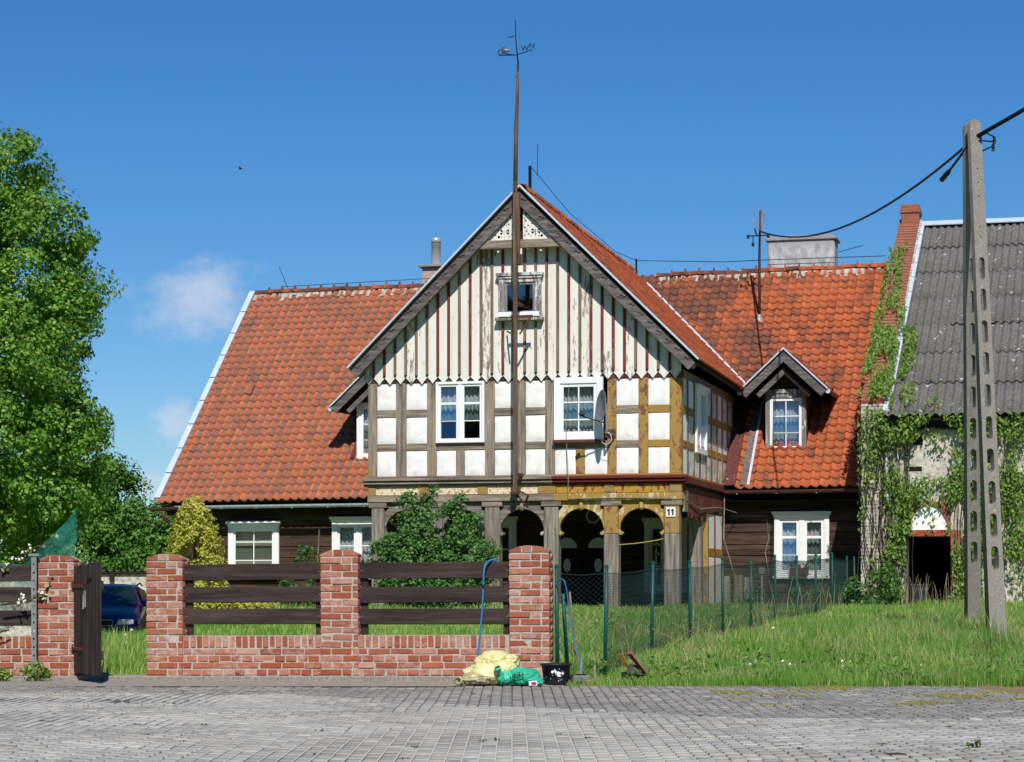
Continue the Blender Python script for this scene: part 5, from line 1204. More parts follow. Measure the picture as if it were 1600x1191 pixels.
for pts in ([(-.3, .3, .7), (.2, .2, 1.0), (.6, .1, 1.28), (.85, .1, 1.45), (1.05, .15, 1.5)], [(.3, .15, 1.35), (.0, .2, 1.5), (-.3, .2, 1.52)], [(.85, .0, .66), (1.0, -.06, .9), (1.1, -.05, 1.2), (1.25, 0, 1.42)], [(.5, -.05, .8), (.8, -.1, .84), (1.0, -.08, .9)], [(-.2, 0, .45), (.2, -.1, .42), (.6, -.1, .52)]):
    mb.tube(pts, [.013 - .002 * i for i in range(len(pts))], 5)
    pv_ = [Vector(p) for p in pts]
    for a_, b_ in zip(pv_, pv_[1:]):
        for k in range(int((b_ - a_).length / .10) + 1):
            c_ = a_.lerp(b_, random.random())
            for q in range(random.randint(1, 4)): P.append(c_ + Vector((random.gauss(0, .035), random.gauss(0, .035), random.gauss(.02, .035)))); N.append((0, -.6, .6))
            if random.random() < .34:
                for q in range(6): Q.append(c_ + Vector((random.gauss(0, .03), random.gauss(0, .03), random.gauss(.02, .03))))
obj('limb', mb.mesh('limb', fixn=False), 'branch', ab); obj('foliage', leafmesh('foliage', [tuple(p) for p in P], N, .05), 'leaf_apple', ab); obj('blossom', leafmesh('blossom', [tuple(p) for p in Q], np.tile([0, -.7, .5], (len(Q), 1)), .035, .6, .95), 'petal_white', ab)
# weeds at the foot of the left wall
wp = fl(-5.95, -.3, -.05); wd = thing('weed_clump', 'low leafy weeds at the foot of the left wall', 'weeds', wp); P, N = crown_points([((.16, -.02, .10), (.17, .1, .10)), ((-.35, 0, .06), (.25, .1, .07)), ((-.6, 0, .07), (.1, .1, .1))], 44, 26, .06); obj('foliage', leafmesh('foliage', P, N, .045), 'leaf_ivy', wd); P, N = crown_points([((-.4, -.05, .12), (.25, .1, .06))], 6, 5, .04); obj('bloom', leafmesh('bloom', P, N, .025), 'petal_purple', wd)

# ------------------------------------------------------------------ green chain-link fence running back to the barn
FP = [(.50, 25.25)] + [(1.027 + .67 * i, 25.5 + 2.557 * i) for i in range(10)] + [(7.25, 48.7)]
cf = thing('chain_link_fence', 'green chain-link fence from the brick pillar back to the barn', 'fence', (FP[0][0], FP[0][1], 0))
def FC(x, y, z): return (x - FP[0][0], y - FP[0][1], z)
def ftop(i): return float(gz(*FP[i])) + 1.19 - .17 * i / 11
for i, (x, y) in enumerate(FP):
    g = float(gz(x, y)); lean = random.gauss(0, .015)
    po = obj('post', MB().tube([FC(x, y, g - .1), FC(x + lean, y, ftop(i) + .07)], .021, 8).mesh('post'), 'green_post', cf, smooth=True)
    obj('post_cap', MB().lathe([(.024, -.02), (.024, .0), (.015, .014), (.0, .018)], FC(x + lean, y, ftop(i) + .072), 8).mesh('post_cap'), 'green_post', po)
for i in range(len(FP) - 1):
    (x0, y0), (x1, y1) = FP[i], FP[i + 1]; L = math.hypot(x1 - x0, y1 - y0); nc = max(4, int(L / .065)); g0, g1 = float(gz(x0, y0)), float(gz(x1, y1)); nr = 20 if i < 5 else 14
    vs = []; fs = []; th_ = .0017
    for c in range(nc):
        for s_ in (0, 1):
            prevv = None
            for r in range(nr + 1):
                v = r / nr; u = (c + .5 + (.5 if (r + s_) % 2 else -.5) * (1 if s_ == 0 else 1)) / nc
                if s_ == 1: u = (c + .5 - (.5 if (r) % 2 else -.5)) / nc
                x, y = x0 + (x1 - x0) * u, y0 + (y1 - y0) * u; zb_ = g0 + (g1 - g0) * u + .03; zt_ = ftop(i) + (ftop(i + 1) - ftop(i)) * u - .03 * math.sin(math.pi * u); z = zb_ + (zt_ - zb_) * v
                k = len(vs); vs += [FC(x - th_, y, z), FC(x + th_, y, z), FC(x, y + th_ * 1.7, z)]
                if prevv is not None: fs += [(prevv, prevv + 1, k + 1, k), (prevv + 1, prevv + 2, k + 2, k + 1), (prevv + 2, prevv, k, k + 2)]
                prevv = k
            if s_ == 0 and c % 2 == 1: pass
    pn = obj('mesh_panel', npmesh('mesh_panel', vs, fs), 'green_wire', cf)
    w = MB(); w.tube([FC(x0, y0 - .02, ftop(i) - .01), FC((x0 + x1) / 2, (y0 + y1) / 2 - .02, (ftop(i) + ftop(i + 1)) / 2 - .03), FC(x1, y1 - .02, ftop(i + 1) - .01)], .003, 4); obj('tension_wire', w.mesh('tension_wire'), 'green_wire', pn)
tag(obj('leaning_post', MB().tube([(.62, 25.45, .02), (.56, 25.3, .98)], .024, 8).mesh('leaning_post'), 'green_post', smooth=True), 'green post leaning behind the right brick pillar', 'post')
tag(obj('wooden_pole', MB().tube([(.70, 25.05, .2), (.63, 25.2, 1.0)], .013, 6).mesh('wooden_pole'), 'stick'), 'thin wooden handle standing in the black bucket', 'pole')

# ------------------------------------------------------------------ concrete A-pole and its cable
TOP = Vector((6.60, 33.0, 7.74)); AX, AY, AZ = 6.85, 33.2, .25; ap_ = thing('utility_pole', 'concrete A-frame power pole with rows of slots', 'pole', (AX, AY, AZ))
for (bx0, by0, w0, nm) in ((6.66, 31.6, .25, 'near'), (7.0, 35.0, .215, 'far')):
    gzv = float(gz(bx0, by0)) - .2; Hh = TOP.z - gzv; holes = []
    z = 1.45
    while z < 5.7:
        f_ = z / Hh; ww = .118 * (1 - .42 * f_) * .5; hh = .165
        holes.append([(ww * math.cos(t), z + hh - ww + ww * math.sin(t)) for t in np.linspace(0, math.pi, 9)] + [(ww * math.cos(t), z - hh + ww + ww * math.sin(t)) for t in np.linspace(math.pi, 2 * math.pi, 9)]); z += .455
    w1 = .17
    for zz in (6.0, 6.15, 6.6, 6.8, 7.0): holes.append([(.012 * math.cos(t), zz + .012 * math.sin(t)) for t in np.linspace(0, 2 * math.pi, 7)[:-1]])
    out = [(-w0 / 2, 0), (w0 / 2, 0), (w1 / 2, Hh - .06), (w1 / 2 - .05, Hh), (-w1 / 2 + .05, Hh), (-w1 / 2, Hh - .06)]
    me = plate('leg', out, holes, .15); ca, sa = math.cos(R(11)), math.sin(R(11))
    off = Vector((-.0, -.08, 0)) if nm == 'near' else Vector((-.03, .10, 0))
    for v in me.vertices:
        t = v.co.z / Hh; x, y = v.co.x, v.co.y - .08; y *= 1 - .35 * t; x, y = x * ca - y * sa, x * sa + y * ca
        v.co = Vector((bx0 + (TOP.x + off.x - bx0) * t + x - AX, by0 + (TOP.y + off.y - by0) * t + y - AY, gzv + v.co.z - AZ))
    obj('leg', me, 'pole_concrete', ap_)
def apc(p): return (p[0] * .943 - AX + .0, p[1] * .943 - AY, 1 + (p[2] - 1) * .943 - AZ)
ins = MB(); ins.tube([apc((7.0, 34.85, 7.85)), apc((7.16, 34.75, 7.92)), apc((7.26, 34.72, 7.86)), apc((7.25, 34.72, 7.72)), apc((7.1, 34.8, 7.66))], .012, 5); ins.tube([apc((7.05, 34.8, 7.82)), apc((7.27, 34.7, 7.78))], .012, 5)
obj('cable_clamp', ins.mesh('cable_clamp'), 'cable', ap_)
for (x, z) in ((7.265, 7.80), (7.25, 7.69)): obj('insulator', MB().lathe([(.0, -.05), (.028, -.045), (.016, -.02), (.03, 0), (.016, .02), (.028, .045), (0, .05)], apc((x, 34.71, z)), 10).mesh('insulator'), 'black_metal', ap_)
mx_, my_ = hw(.14, 10)
def sag(p, q, s_, n_=18): return [Vector(p).lerp(Vector(q), i / n_) + Vector((0, 0, -s_ * 4 * (i / n_) * (1 - i / n_))) for i in range(n_ + 1)]
P0 = (mx_, my_ - .05, 9.92); P1 = (6.62, 32.86, 7.49); P2 = (9.15, 30.2, 8.87)
cb_ = MB(); cb_.tube(sag(P0, P1, .62), .020, 6); cb_.tube(sag(P1, P2, .05, 8), .030, 6); tag(obj('overhead_cable', cb_.mesh('overhead_cable'), 'cable', smooth=True), 'black overhead power cable from the concrete pole to the roof mast', 'cable')
cl = MB(); cl.tube([(6.36, 33.9, 7.10), (6.48, 33.3, 7.30), (6.6, 32.86, 7.50)], .02, 5); cl.tube([(6.34, 34.0, 7.08), (6.40, 33.75, 7.16)], .04, 6); tag(obj('strain_clamp', cl.mesh('strain_clamp'), 'cable'), 'black strain clamp on the cable left of the concrete pole', 'clamp')
# service mast on the right roof
rm = thing('roof_mast', 'rusty service mast standing on the right roof slope', 'mast', (mx_, my_, 7.7), -TH)
obj('tube', MB().tube([(0, 0, -.1), (0, 0, 1.6), (.02, 0, 2.75)], [.034, .032, .028], 8).mesh('tube'), 'rust', rm, smooth=True); obj('collar', MB().lathe([(.22, -.16), (.12, .0), (.07, .12), (.046, .16)], (0, -.05, 0), 14).mesh('collar'), 'grey_steel', rm, smooth=True)
obj('conduit', MB().tube([(.07, -.04, 2.2), (.06, -.05, 2.5), (.13, -.05, 2.6), (.07, -.05, 2.78)], .025, 6).tube([(-.06, -.03, 2.3), (-.14, -.03, 2.5), (-.12, -.03, 2.7)], .016, 5).mesh('conduit'), 'grey_steel', rm); obj('bracket', MB().tube([(-.28, -.02, 2.12), (.22, -.02, 2.12)], .018, 6).tube([(-.16, -.02, 2.12), (-.16, -.02, 1.9)], .014, 5).tube([(-.12, 0, 2.3), (-.06, 0, 2.1)], .02, 5).mesh('bracket'), 'black_metal', rm)
for x in (-.28, -.16, .22): obj('insulator', MB().lathe([(.0, -.05), (.035, -.04), (.035, .04), (0, .05)], (x, -.02, 2.10 if x != -.16 else 1.9), 8).mesh('insulator'), 'black_metal', rm)

# ------------------------------------------------------------------ things on the facade
px_, py_ = hw(-3.375, -.62)
fp = thing('facade_mast', 'tall weathered wooden mast standing up the middle of the gable', 'mast', (px_, py_, 3.05), -TH)
obj('shaft', MB().box(-.043, .043, -.043, .043, 0, 6.45).mesh('shaft', .012), 'pole_wood', fp); obj('upper_shaft', MB().tube([(0.0, 0, 6.2), (.02, 0, 7.5), (.045, 0, 8.2), (.055, 0, 8.7)], [.048, .044, .036, .026], 8).mesh('upper_shaft'), 'pole_wood', fp, smooth=True)
obj('splice_board', MB().box(.044, .10, -.04, .04, 4.95, 6.2).mesh('splice_board', .008), 'pole_wood', fp); obj('splice_foot', MB().box(.052, .11, -.05, .05, 4.7, 4.95).mesh('splice_foot', .02), 'rust', fp)
obj('rod', MB().tube([(.05, 0, 8.3), (.06, 0, 8.9), (.02, 0, 9.3), (.0, 0, 9.77)], [.022, .018, .014, .010], 6).mesh('rod'), 'black_metal', fp); obj('spur', MB().tube([(0.0, 0, 9.45), (-.15, 0, 9.42)], .008, 4).tube([(.05, 0, 8.6), (-.0, -.0, 8.6)], .01, 4).mesh('spur'), 'black_metal', fp)
va = obj('vane_arms', MB().tube([(-.33, -.05, 9.05), (0, 0, 9.05)], .010, 5).tube([(-.17, -.3, 9.02), (.02, 0, 9.05), (.3, .25, 9.2)], .010, 5).tube([(0, 0, 9.05), (.2, .02, 9.1)], .009, 5).mesh('vane_arms'), 'black_metal', fp)
for tx, x, y, z in (('O', -.30, -.05, 9.11), ('S', -.17, -.3, 9.09), ('W', .20, .02, 9.18), ('N', .29, .25, 9.28)):
    o = obj('compass_letter', textmesh('compass_letter', tx, .16, .012), 'black_metal', va, (x, y, z))
obj('iron_bracket', MB().box(-.12, .35, .07, .095, 3.62, 3.68).tube([(.3, .09, 3.62), (.09, .02, 3.28)], .022, 6).tube([(-.3, .5, 3.4), (-.09, .05, 3.3)], .018, 5).mesh('iron_bracket'), 'rust', fp); obj('iron_foot', MB().tube([(.06, 0, .05), (.28, .0, -.06), (.1, .35, -.25)], .025, 6).tube([(.0, .0, .0), (.22, .2, -.3)], .02, 6).box(-.1, .1, -.08, .08, -.03, 0.0).mesh('iron_foot'), 'rust', fp); obj('rope', MB().tube([(-.12, .1, -.1), (-.17, .12, -.35), (-.08, .12, -.4), (-.06, .1, -.15)], .014, 5).mesh('rope'), 'cable', fp)
obj('standoff', MB().box(-.04, .04, .045, .60, .35, .42).mesh('standoff'), 'rust', fp); obj('standoff', MB().box(-.04, .04, .045, .56, 3.9, 3.97).mesh('standoff'), 'rust', fp)
def bird_mesh(s_):
    m = MB(); st = [(-.5, .02, .02, .10), (-.42, .05, .03, .08), (-.25, .11, .09, .04), (0, .16, .17, 0), (.2, .14, .16, .03), (.3, .09, .10, .10), (.38, .08, .08, .17), (.46, .06, .06, .19), (.52, .015, .015, .18), (.58, .004, .004, .165)]; n_ = 10; vs = []; fs = []
    for x, ry, rz, zc in st:
        for k in range(n_): t = 2 * math.pi * k / n_; vs.append((x * s_, ry * math.cos(t) * s_, (zc + rz * math.sin(t)) * s_))
    for j in range(len(st) - 1):
        for k in range(n_): fs.append((j * n_ + k, j * n_ + (k + 1) % n_, (j + 1) * n_ + (k + 1) % n_, (j + 1) * n_ + k))
    fs += [tuple(range(n_)), tuple(range(len(vs) - 1, len(vs) - n_ - 1, -1))]; return m.add(vs, fs)
bX, bY = hw(-3.53, -.72); bd = thing('pigeon', 'pigeon perched on the arm of the wind vane', 'bird', (bX, bY, 12.13), R(170)); obj('body', bird_mesh(.22).mesh('body'), 'feather', bd, (0, 0, .045), smooth=True); obj('leg', MB().tube([(0, .01, .03), (0, .01, 0)], .003, 4).tube([(0, -.01, .03), (0, -.01, 0)], .003, 4).mesh('leg'), 'rust', bd)
fbm = bird_mesh(.13); fbm.add([(.015, .0, .01), (-.02, .0, .01), (-.05, .14, .04), (-.01, .12, .035), (.015, 0, .01), (-.02, 0, .01), (-.05, -.14, .03), (-.01, -.12, .025)], [(0, 1, 2, 3), (4, 5, 6, 7)]); tag(obj('flying_bird', fbm.mesh('flying_bird'), 'black_metal', None, (-7.07, 60, 12.02), (0, 0, R(160))), 'tiny dark bird flying high over the left roof', 'bird')
# satellite dish
dX, dY = hw(-1.62, -.10); sd_ = thing('satellite_dish', 'grey satellite dish on a bracket below the right upper window', 'satellite dish', (dX, dY, 4.15), -TH)
prof = [(.37 * k / 8, .08 * (k / 8) ** 2) for k in range(9)]; m = MB().lathe(prof + [(.375, .08), (.37, .07)] + [(.36 * k / 8, .08 * (k / 8) ** 2 - .012) for k in range(7, 0, -1)], n=28); dm = m.mesh('reflector')
nrm = Vector((-.88, -.47, .10)).normalized(); dm.transform(Matrix.Translation((.10, -.42, .62)) @ nrm.to_track_quat('Z', 'Y').to_matrix().to_4x4()); obj('reflector', dm, 'dish', sd_, smooth=True)
obj('mount_tube', MB().tube([(.18, .08, .10), (.13, -.30, .12), (.13, -.34, .72)], .022, 8).mesh('mount_tube'), 'grey_steel', sd_); obj('wall_bracket', MB().box(.02, .24, .07, .085, .05, .22).tube([(.2, .07, .02), (.12, -.26, .1)], .018, 6).mesh('wall_bracket'), 'rust', sd_)
la = obj('feed_arm', MB().tube([(.12, -.36, .32), (-.18, -.56, .40), (-.33, -.66, .46)], .014, 6).mesh('feed_arm'), 'black_metal', sd_); obj('feed_head', MB().tube([(-.36, -.68, .48), (-.27, -.63, .50)], .042, 10).mesh('feed_head'), 'black_metal', la); obj('cable_loop', MB().tube([(.1 + .11 * math.cos(t), -.2, .02 + .13 * math.sin(t)) for t in np.linspace(0, 2 * math.pi, 17)], .006, 4).mesh('cable_loop'), 'white_plate', sd_)
nX, nY = hw(-.225, -.0); hn = thing('house_number_plate', 'white plate with black number 11 on the right arcade post', 'number plate', (nX, nY, 2.645), -TH); obj('plate', MB().box(-.10, .10, -.018, -.001, -.10, .10).mesh('plate', .004), 'white_plate', hn); obj('digit', MB().prism([(-.050, -.065), (-.018, -.065), (-.018, .068), (-.036, .068), (-.075, .036), (-.075, .012), (-.050, .030)], -.0225, -.0185).mesh('digit'), 'black_paint', hn); obj('digit', MB().prism([(.030, -.065), (.062, -.065), (.062, .068), (.044, .068), (.005, .036), (.005, .012), (.030, .030)], -.0225, -.0185).mesh('digit'), 'black_paint', hn)
vX, vY = hw(-3.08, 5.5); vd = thing('wall_disc', 'round green-white disc hanging over the entrance door', 'disc', (vX, vY, 2.76), -TH); obj('face', MB().tube([(0, 0, 0), (0, -.03, 0)], .17, 24).mesh('face'), 'zinc', vd); obj('inner', MB().tube([(0, -.031, 0), (0, -.04, 0)], .13, 24).mesh('inner'), 'green_wire', vd)
rX, rY = hw(-1.3, .2); tag(obj('washing_line', MB().tube(sag((hw(-1.33, .1)[0], hw(-1.33, .1)[1], 1.98), (hw(-.37, .1)[0], hw(-.37, .1)[1], 2.1), .02, 6), .010, 5).mesh('washing_line'), 'leaf_conifer'), 'yellow-green line tied between two right arcade posts', 'line')
wX, wY = hw(1.72, 5.42); wbx = thing('window_box', 'brown flower box with pansies on the right wing window sill', 'flower box', (wX, wY, 1.385), -TH)
obj('trough', MB().prism([(-.19, 0), (.19, 0), (.21, .16), (-.21, .16)], -.09, .09).mesh('trough', .006), 'planter', wbx); P, N = crown_points([((0, 0, .21), (.24, .1, .08))], 18, 16, .05); obj('foliage', leafmesh('foliage', P, N, .05), 'leaf_bush', wbx); P, N = crown_points([((.12, -.06, .24), (.12, .06, .06))], 8, 5, .04); obj('bloom', leafmesh('bloom', P, N, .05), 'petal_white', wbx); P, N = crown_points([((-.08, -.06, .24), (.14, .06, .05))], 6, 4, .04); obj('dark_bloom', leafmesh('dark_bloom', P, N, .045), 'petal_purple', wbx)
tX, tY = hw(.9, 5.2); stp2 = thing('garden_tap', 'grey standpipe before the right wing wall', 'standpipe', (tX, tY, .55), -TH); obj('pipe', MB().tube([(0, 0, -.1), (0, 0, .85)], .03, 8).mesh('pipe'), 'grey_steel', stp2); obj('head', MB().box(-.07, .07, -.06, .06, .85, 1.0).mesh('head', .015), 'concrete_grey', stp2)
for i, (a_, b_, h_) in enumerate(((.28, 4.1, .80), (.5, 4.3, .82), (.72, 4.5, .78))):
    qx, qy = hw(a_, b_); o = obj('plank', MB().box(-.10, .10, -.012, .012, -.1, h_).mesh('plank', .004), 'lower_post', None, (qx, qy, .55), (0, random.gauss(0, .02), -TH)); tag(o, ('leftmost', 'middle', 'rightmost')[i] + ' grey plank leaning by the arcade side wall', 'plank', 'loose planks by the arcade')
cX, cY = hw(3.41 + 1.2, 3.0); tag(obj('storage_box', MB().box(-.17, .17, -.15, .15, 0, .52).box(-.19, .19, -.17, .17, .52, .56).mesh('storage_box', .01), 'chair_dark', None, (cX, cY, .6), (0, 0, -.3)), 'dark grey box standing inside the barn doorway', 'box')

# ------------------------------------------------------------------ car and shed in the yard on the left
carz = float(gz(-8.5, 48)) - .09; car = thing('car', 'dark blue hatchback parked behind the gate opening', 'car', (-8.5, 47.3, carz), R(4))
ST = [(0, .66, .28, .60, .62, .60), (.06, .74, .22, .66, .70, .70), (.22, .81, .18, .72, .79, .74), (.6, .85, .18, .80, .90, .74), (1.05, .86, .18, .88, .99, .74), (1.4, .865, .18, .91, 1.20, .66), (1.78, .87, .18, .92, 1.40, .58), (2.6, .87, .18, .93, 1.45, .60), (3.4, .86, .18, .93, 1.41, .58), (3.85, .83, .22, .90, 1.12, .64), (4.1, .76, .28, .78, .85, .66)]
vs = []; fs = []
for (y, w, zb_, zm, zt, wt) in ST:
    half = [(w * .9, zb_), (w, zb_ + .14), (w, (zb_ + zm) / 2 + .08), (w * .975, zm), (wt + (w * .975 - wt) * .12, zm + (zt - zm) * .86), (wt * .86, zt - .005), (wt * .45, zt + .012), (0, zt + .016)]
    ring = [(-x, y, z) for x, z in half] + [(x, y, z) for x, z in half[-2::-1]]; vs += ring
n_ = 15
for j in range(len(ST) - 1):
    for k in range(n_ - 1): fs.append((j * n_ + k, j * n_ + k + 1, (j + 1) * n_ + k + 1, (j + 1) * n_ + k))
fs += [tuple(range(n_)), tuple(range(len(vs) - 1, len(vs) - n_ - 1, -1))]
bo = obj('body', MB().add(vs, fs).mesh('body'), 'car_paint', car, smooth=True)
obj('windscreen', MB().slab((-.69, 1.10, 1.035), (.69, 1.10, 1.035), (.55, 1.74, 1.41), (-.55, 1.74, 1.41), .01).mesh('windscreen'), 'car_glass', car)
for s_ in (-1, 1):
    obj('side_window', MB().slab(*[(s_ * x, y, z) for x, y, z in ((.825, 1.45, .99), (.835, 3.3, .99), (.665, 3.1, 1.34), (.675, 1.8, 1.34))][::s_], .012).mesh('side_window'), 'car_glass', car)
    obj('headlight', MB().prism([(s_ * .36, .60), (s_ * .72, .62), (s_ * .73, .72), (s_ * .42, .735)], -.03, .20).mesh('headlight', .02), 'lamp_glass', car); m_ = obj('mirror', MB().box(s_ * .88 - .09, s_ * .88 + .09, 1.25, 1.38, .98, 1.12).mesh('mirror', .03), 'car_paint', car)
    for y in (.75, 3.3):
        wh = obj('wheel', MB().tube([(s_ * .70, y, .30), (s_ * .88, y, .30)], .30, 22).mesh('wheel', .02), 'tyre', car); obj('rim', MB().tube([(s_ * .875, y, .30), (s_ * .89, y, .30)], .19, 16).mesh('rim'), 'wheel_rim', wh)
obj('bumper', MB().box(-.74, .74, -.06, .10, .28, .50).mesh('bumper', .04), 'car_paint', car); obj('grille', MB().box(-.30, .30, -.035, .02, .60, .71).mesh('grille', .02), 'black_plastic', car)
gf = obj('grille_frame', MB().box(-.31, .31, -.045, -.036, .705, .725).box(-.31, .31, -.045, -.036, .588, .605).box(-.31, -.295, -.045, -.036, .605, .705).box(.295, .31, -.045, -.036, .605, .705).mesh('grille_frame'), 'wheel_rim', car); obj('badge', MB().tube([(0, -.05, .655), (0, -.036, .655)], .04, 14).mesh('badge'), 'wheel_rim', gf)
obj('number_plate', MB().box(-.26, .26, -.075, -.061, .36, .47).mesh('number_plate'), 'white_plate', car); [obj('roof_rail', MB().tube([(.6 * q_, 1.9, 1.42), (.62 * q_, 2.6, 1.48), (.6 * q_, 3.3, 1.43)], .018, 6).mesh('roof_rail'), 'black_metal', car) for q_ in (-1, 1)]; obj('rear_view_mirror', MB().box(.0, .2, 1.5, 1.54, 1.22, 1.27).mesh('rear_view_mirror', .01), 'lamp_glass', car); obj('pennant', MB().box(.08, .14, 1.49, 1.50, 1.05, 1.18).mesh('pennant'), 'lamp_glass', car)
shd = thing('shed', 'low pale shed with corrugated roof behind the car', 'shed', (-9.4, 56.5, -.08)); obj('wall', MB().box(-4, 2.2, 0, 3, -.2, 1.52).mesh('wall'), 'old_plaster', shd)
vs = []; ns = 120
for j in range(2):
    for i in range(ns + 1): x = -4.3 + 6.8 * i / ns; vs.append((x, -.10 if j == 0 else 3.4, 1.60 - .10 * j + .03 * math.cos(x * 2 * math.pi / .17)))
obj('roof', npmesh('roof', vs, [(i, i + 1, ns + 2 + i, ns + 1 + i) for i in range(ns)]), 'asbestos', shd, smooth=True); obj('eave_board', MB().box(-4.2, 2.4, -.08, -.02, 1.53, 1.58).mesh('eave_board'), 'eave_wood', shd)
for x in (-.4, 1.6): obj('rafter_end', MB().box(x - .06, x + .06, -.10, -.01, 1.34, 1.525).mesh('rafter_end'), 'eave_wood', shd)

# ------------------------------------------------------------------ rubbish by the right pillar
def bag(name, label, loc, blobs, mat, seed, wr=.10, parts=None):
    """tied plastic sack: overlapping lumps welded into one crumpled skin"""
    t = thing(name, label, 'rubbish bag', loc)
    for bi, (c, r, mt) in enumerate(blobs):
        bm = bmesh.new(); bmesh.ops.create_icosphere(bm, subdivisions=5, radius=1)
        for v in bm.verts:
            d = v.co.normalized(); f_ = 1 + .20 * noise.noise(d * 1.6 + Vector((seed, bi, 0)))
            cr = abs(noise.noise(d * 2.6 + Vector((0, seed, bi)))) ; cr2 = abs(noise.noise(Vector((d.x * 7, d.y * 7, d.z * 3)) + Vector((bi, 0, seed))))
            f_ -= wr * (1 - min(1, cr * 4)) + wr * .38 * (1 - min(1, cr2 * 3.2))
            p = Vector((d.x * r[0] * f_, d.y * r[1] * f_, d.z * r[2] * f_)) + Vector(c); p.z = max(p.z, .002 + .004 * cr); v.co = p
        me = bpy.data.meshes.new('sack'); bm.to_mesh(me); bm.free(); obj('sack' if bi == 0 else 'sack_fold', me, mt or mat, t, smooth=True)
    return t
bag('rubbish_bag', 'pale yellow rubbish bag slumped against the brick pillar', (-.22, 24.62, .012), [((.05, .06, .24), (.24, .17, .12), None), ((-.02, .0, .12), (.27, .16, .13), None), ((-.14, -.06, .06), (.20, .13, .08), 'bag_dirty'), ((.12, -.05, .16), (.16, .12, .10), None)], 'bag_yellow', 4)
yb_ = [o for o in bpy.data.objects if o.name.startswith('rubbish_bag')][0]
obj('tied_neck', MB().lathe([(.05, -.03), (.022, .02), (.016, .04), (.03, .06), (.05, .085), (.038, .09)], (0, 0, 0), 9).mesh('tied_neck'), 'bag_dirty', yb_, (-.31, -.10, .03), (R(60), R(-70), 0), True)
gb = bag('rubbish_bag', 'green plastic rubbish bag between yellow bag and black bucket', (.10, 24.52, .010), [((.02, .0, .085), (.19, .13, .11), None), ((-.16, -.02, .07), (.10, .10, .10), None), ((.17, -.04, .035), (.07, .06, .045), None)], 'bag_green', 9)
obj('tied_neck', MB().lathe([(.04, -.03), (.016, .02), (.012, .035), (.024, .05), (.045, .07), (.03, .08)], (0, 0, 0), 9).mesh('tied_neck'), 'bag_green', gb, (-.22, -.06, .13), (R(30), R(-35), 0), True)
tmx = textmesh('print', 'UNN', .07, .001); pr = obj('print', tmx, 'black_paint', gb, (-.05, -.146, .11), (R(-25), R(-18), R(-10)))
tag(obj('carton', MB().box(-.045, .045, -.03, .03, 0, .05).mesh('carton', .004), 'white_plate', None, (.22, 24.36, .006), (0, 0, .15)), 'small red and white carton lying before the green bag', 'carton'); 
co_ = bpy.data.objects['carton']; obj('print', MB().box(-.02, .03, -.0325, -.0305, .012, .042).mesh('print'), 'petal_red', co_)
bk = thing('bucket', 'black mortar bucket splashed with white plaster', 'bucket', (.47, 24.66, .012)); obj('tub', MB().lathe([(.0, .0), (.128, .0), (.132, .01), (.155, .20), (.17, .205), (.172, .222), (.160, .224), (.148, .20), (.125, .05), (.0, .05)], n=30).mesh('tub'), 'black_plastic', bk, smooth=True)
m = MB()
for k in range(34):
    t = R(-90) + random.gauss(0, .5); z = random.uniform(.04, .18) if k > 14 else random.gauss(.12, .02); 
    if k <= 14: t = R(-88) + random.gauss(0, .22)
    r_ = .1315 + (.155 - .1315) * (z - .01) / .19 + .0015; rr = random.uniform(.005, .018) if k <= 14 else random.uniform(.002, .006)
    c = Vector((r_ * math.cos(t), r_ * math.sin(t), z)); e = Vector((-math.sin(t), math.cos(t), 0)); n0 = len(m.v); q = 7
    m.add([tuple(c + e * rr * random.uniform(.7, 1.2) * math.cos(2 * math.pi * i / q) + Vector((0, 0, rr * random.uniform(.7, 1.5) * math.sin(2 * math.pi * i / q))) + Vector((math.cos(t), math.sin(t), 0)) * .001) for i in range(q)], [tuple(range(q))])
tag(obj('plaster_splash', m.mesh('plaster_splash', fixn=False), 'white_plate', bk), kind='stuff'); obj('rubble', MB().lathe([(.0, .2), (.08, .205), (.15, .195)], n=14).mesh('rubble'), 'kerb_concrete', bk)
for i, (x, y, s_, lb) in enumerate(((.74, 24.72, 1.0, 'grey plastic post socket lying in the grass beside the bucket'), (.62, 24.9, .8, 'dark plastic post socket close behind the bucket'))):
    t = thing('post_socket', lb, 'post socket', (x, y, .03)); obj('base', MB().box(-.085 * s_, .085 * s_, -.06 * s_, .06 * s_, 0, .075 * s_).mesh('base', .012), 'concrete_grey' if i == 0 else 'black_plastic', t); obj('rim', MB().box(-.06 * s_, .06 * s_, -.04, .04, .076 * s_, .09 * s_).mesh('rim', .004), 'black_plastic', t)
tag(obj('metal_spike', MB().prism([(-.018, 0), (.018, 0), (.006, .20), (-.006, .20)], -.008, .008).mesh('metal_spike'), 'grey_steel', None, (.74, 24.79, .10), (0, .05, 0)), 'grey metal spike upright behind the grey post socket', 'spike')
tag(obj('metal_spike', MB().prism([(-.016, 0), (.016, 0), (.008, .16), (-.008, .16)], -.008, .008).mesh('metal_spike'), 'grey_steel', None, (.90, 24.95, .05), (0, -.04, 0)), 'pale metal spike alone in the grass left of the broken chair', 'spike')
jk = thing('broken_chair', 'broken chair with red and yellow slats lying against the fence', 'chair', (1.34, 25.25, .04), R(-8)); jk.scale = (.72, .72, .72)
obj('seat', MB().lathe([(0, .0), (.17, .0), (.20, .03), (.20, .06), (0, .06)], (0, 0, .05), 18).mesh('seat'), 'black_plastic', jk); obj('seat_rim', MB().tube([(.1 * math.cos(t), .1 * math.sin(t) * .7, .0) for t in np.linspace(0, 6.28, 13)], .02, 6).mesh('seat_rim'), 'black_plastic', jk)
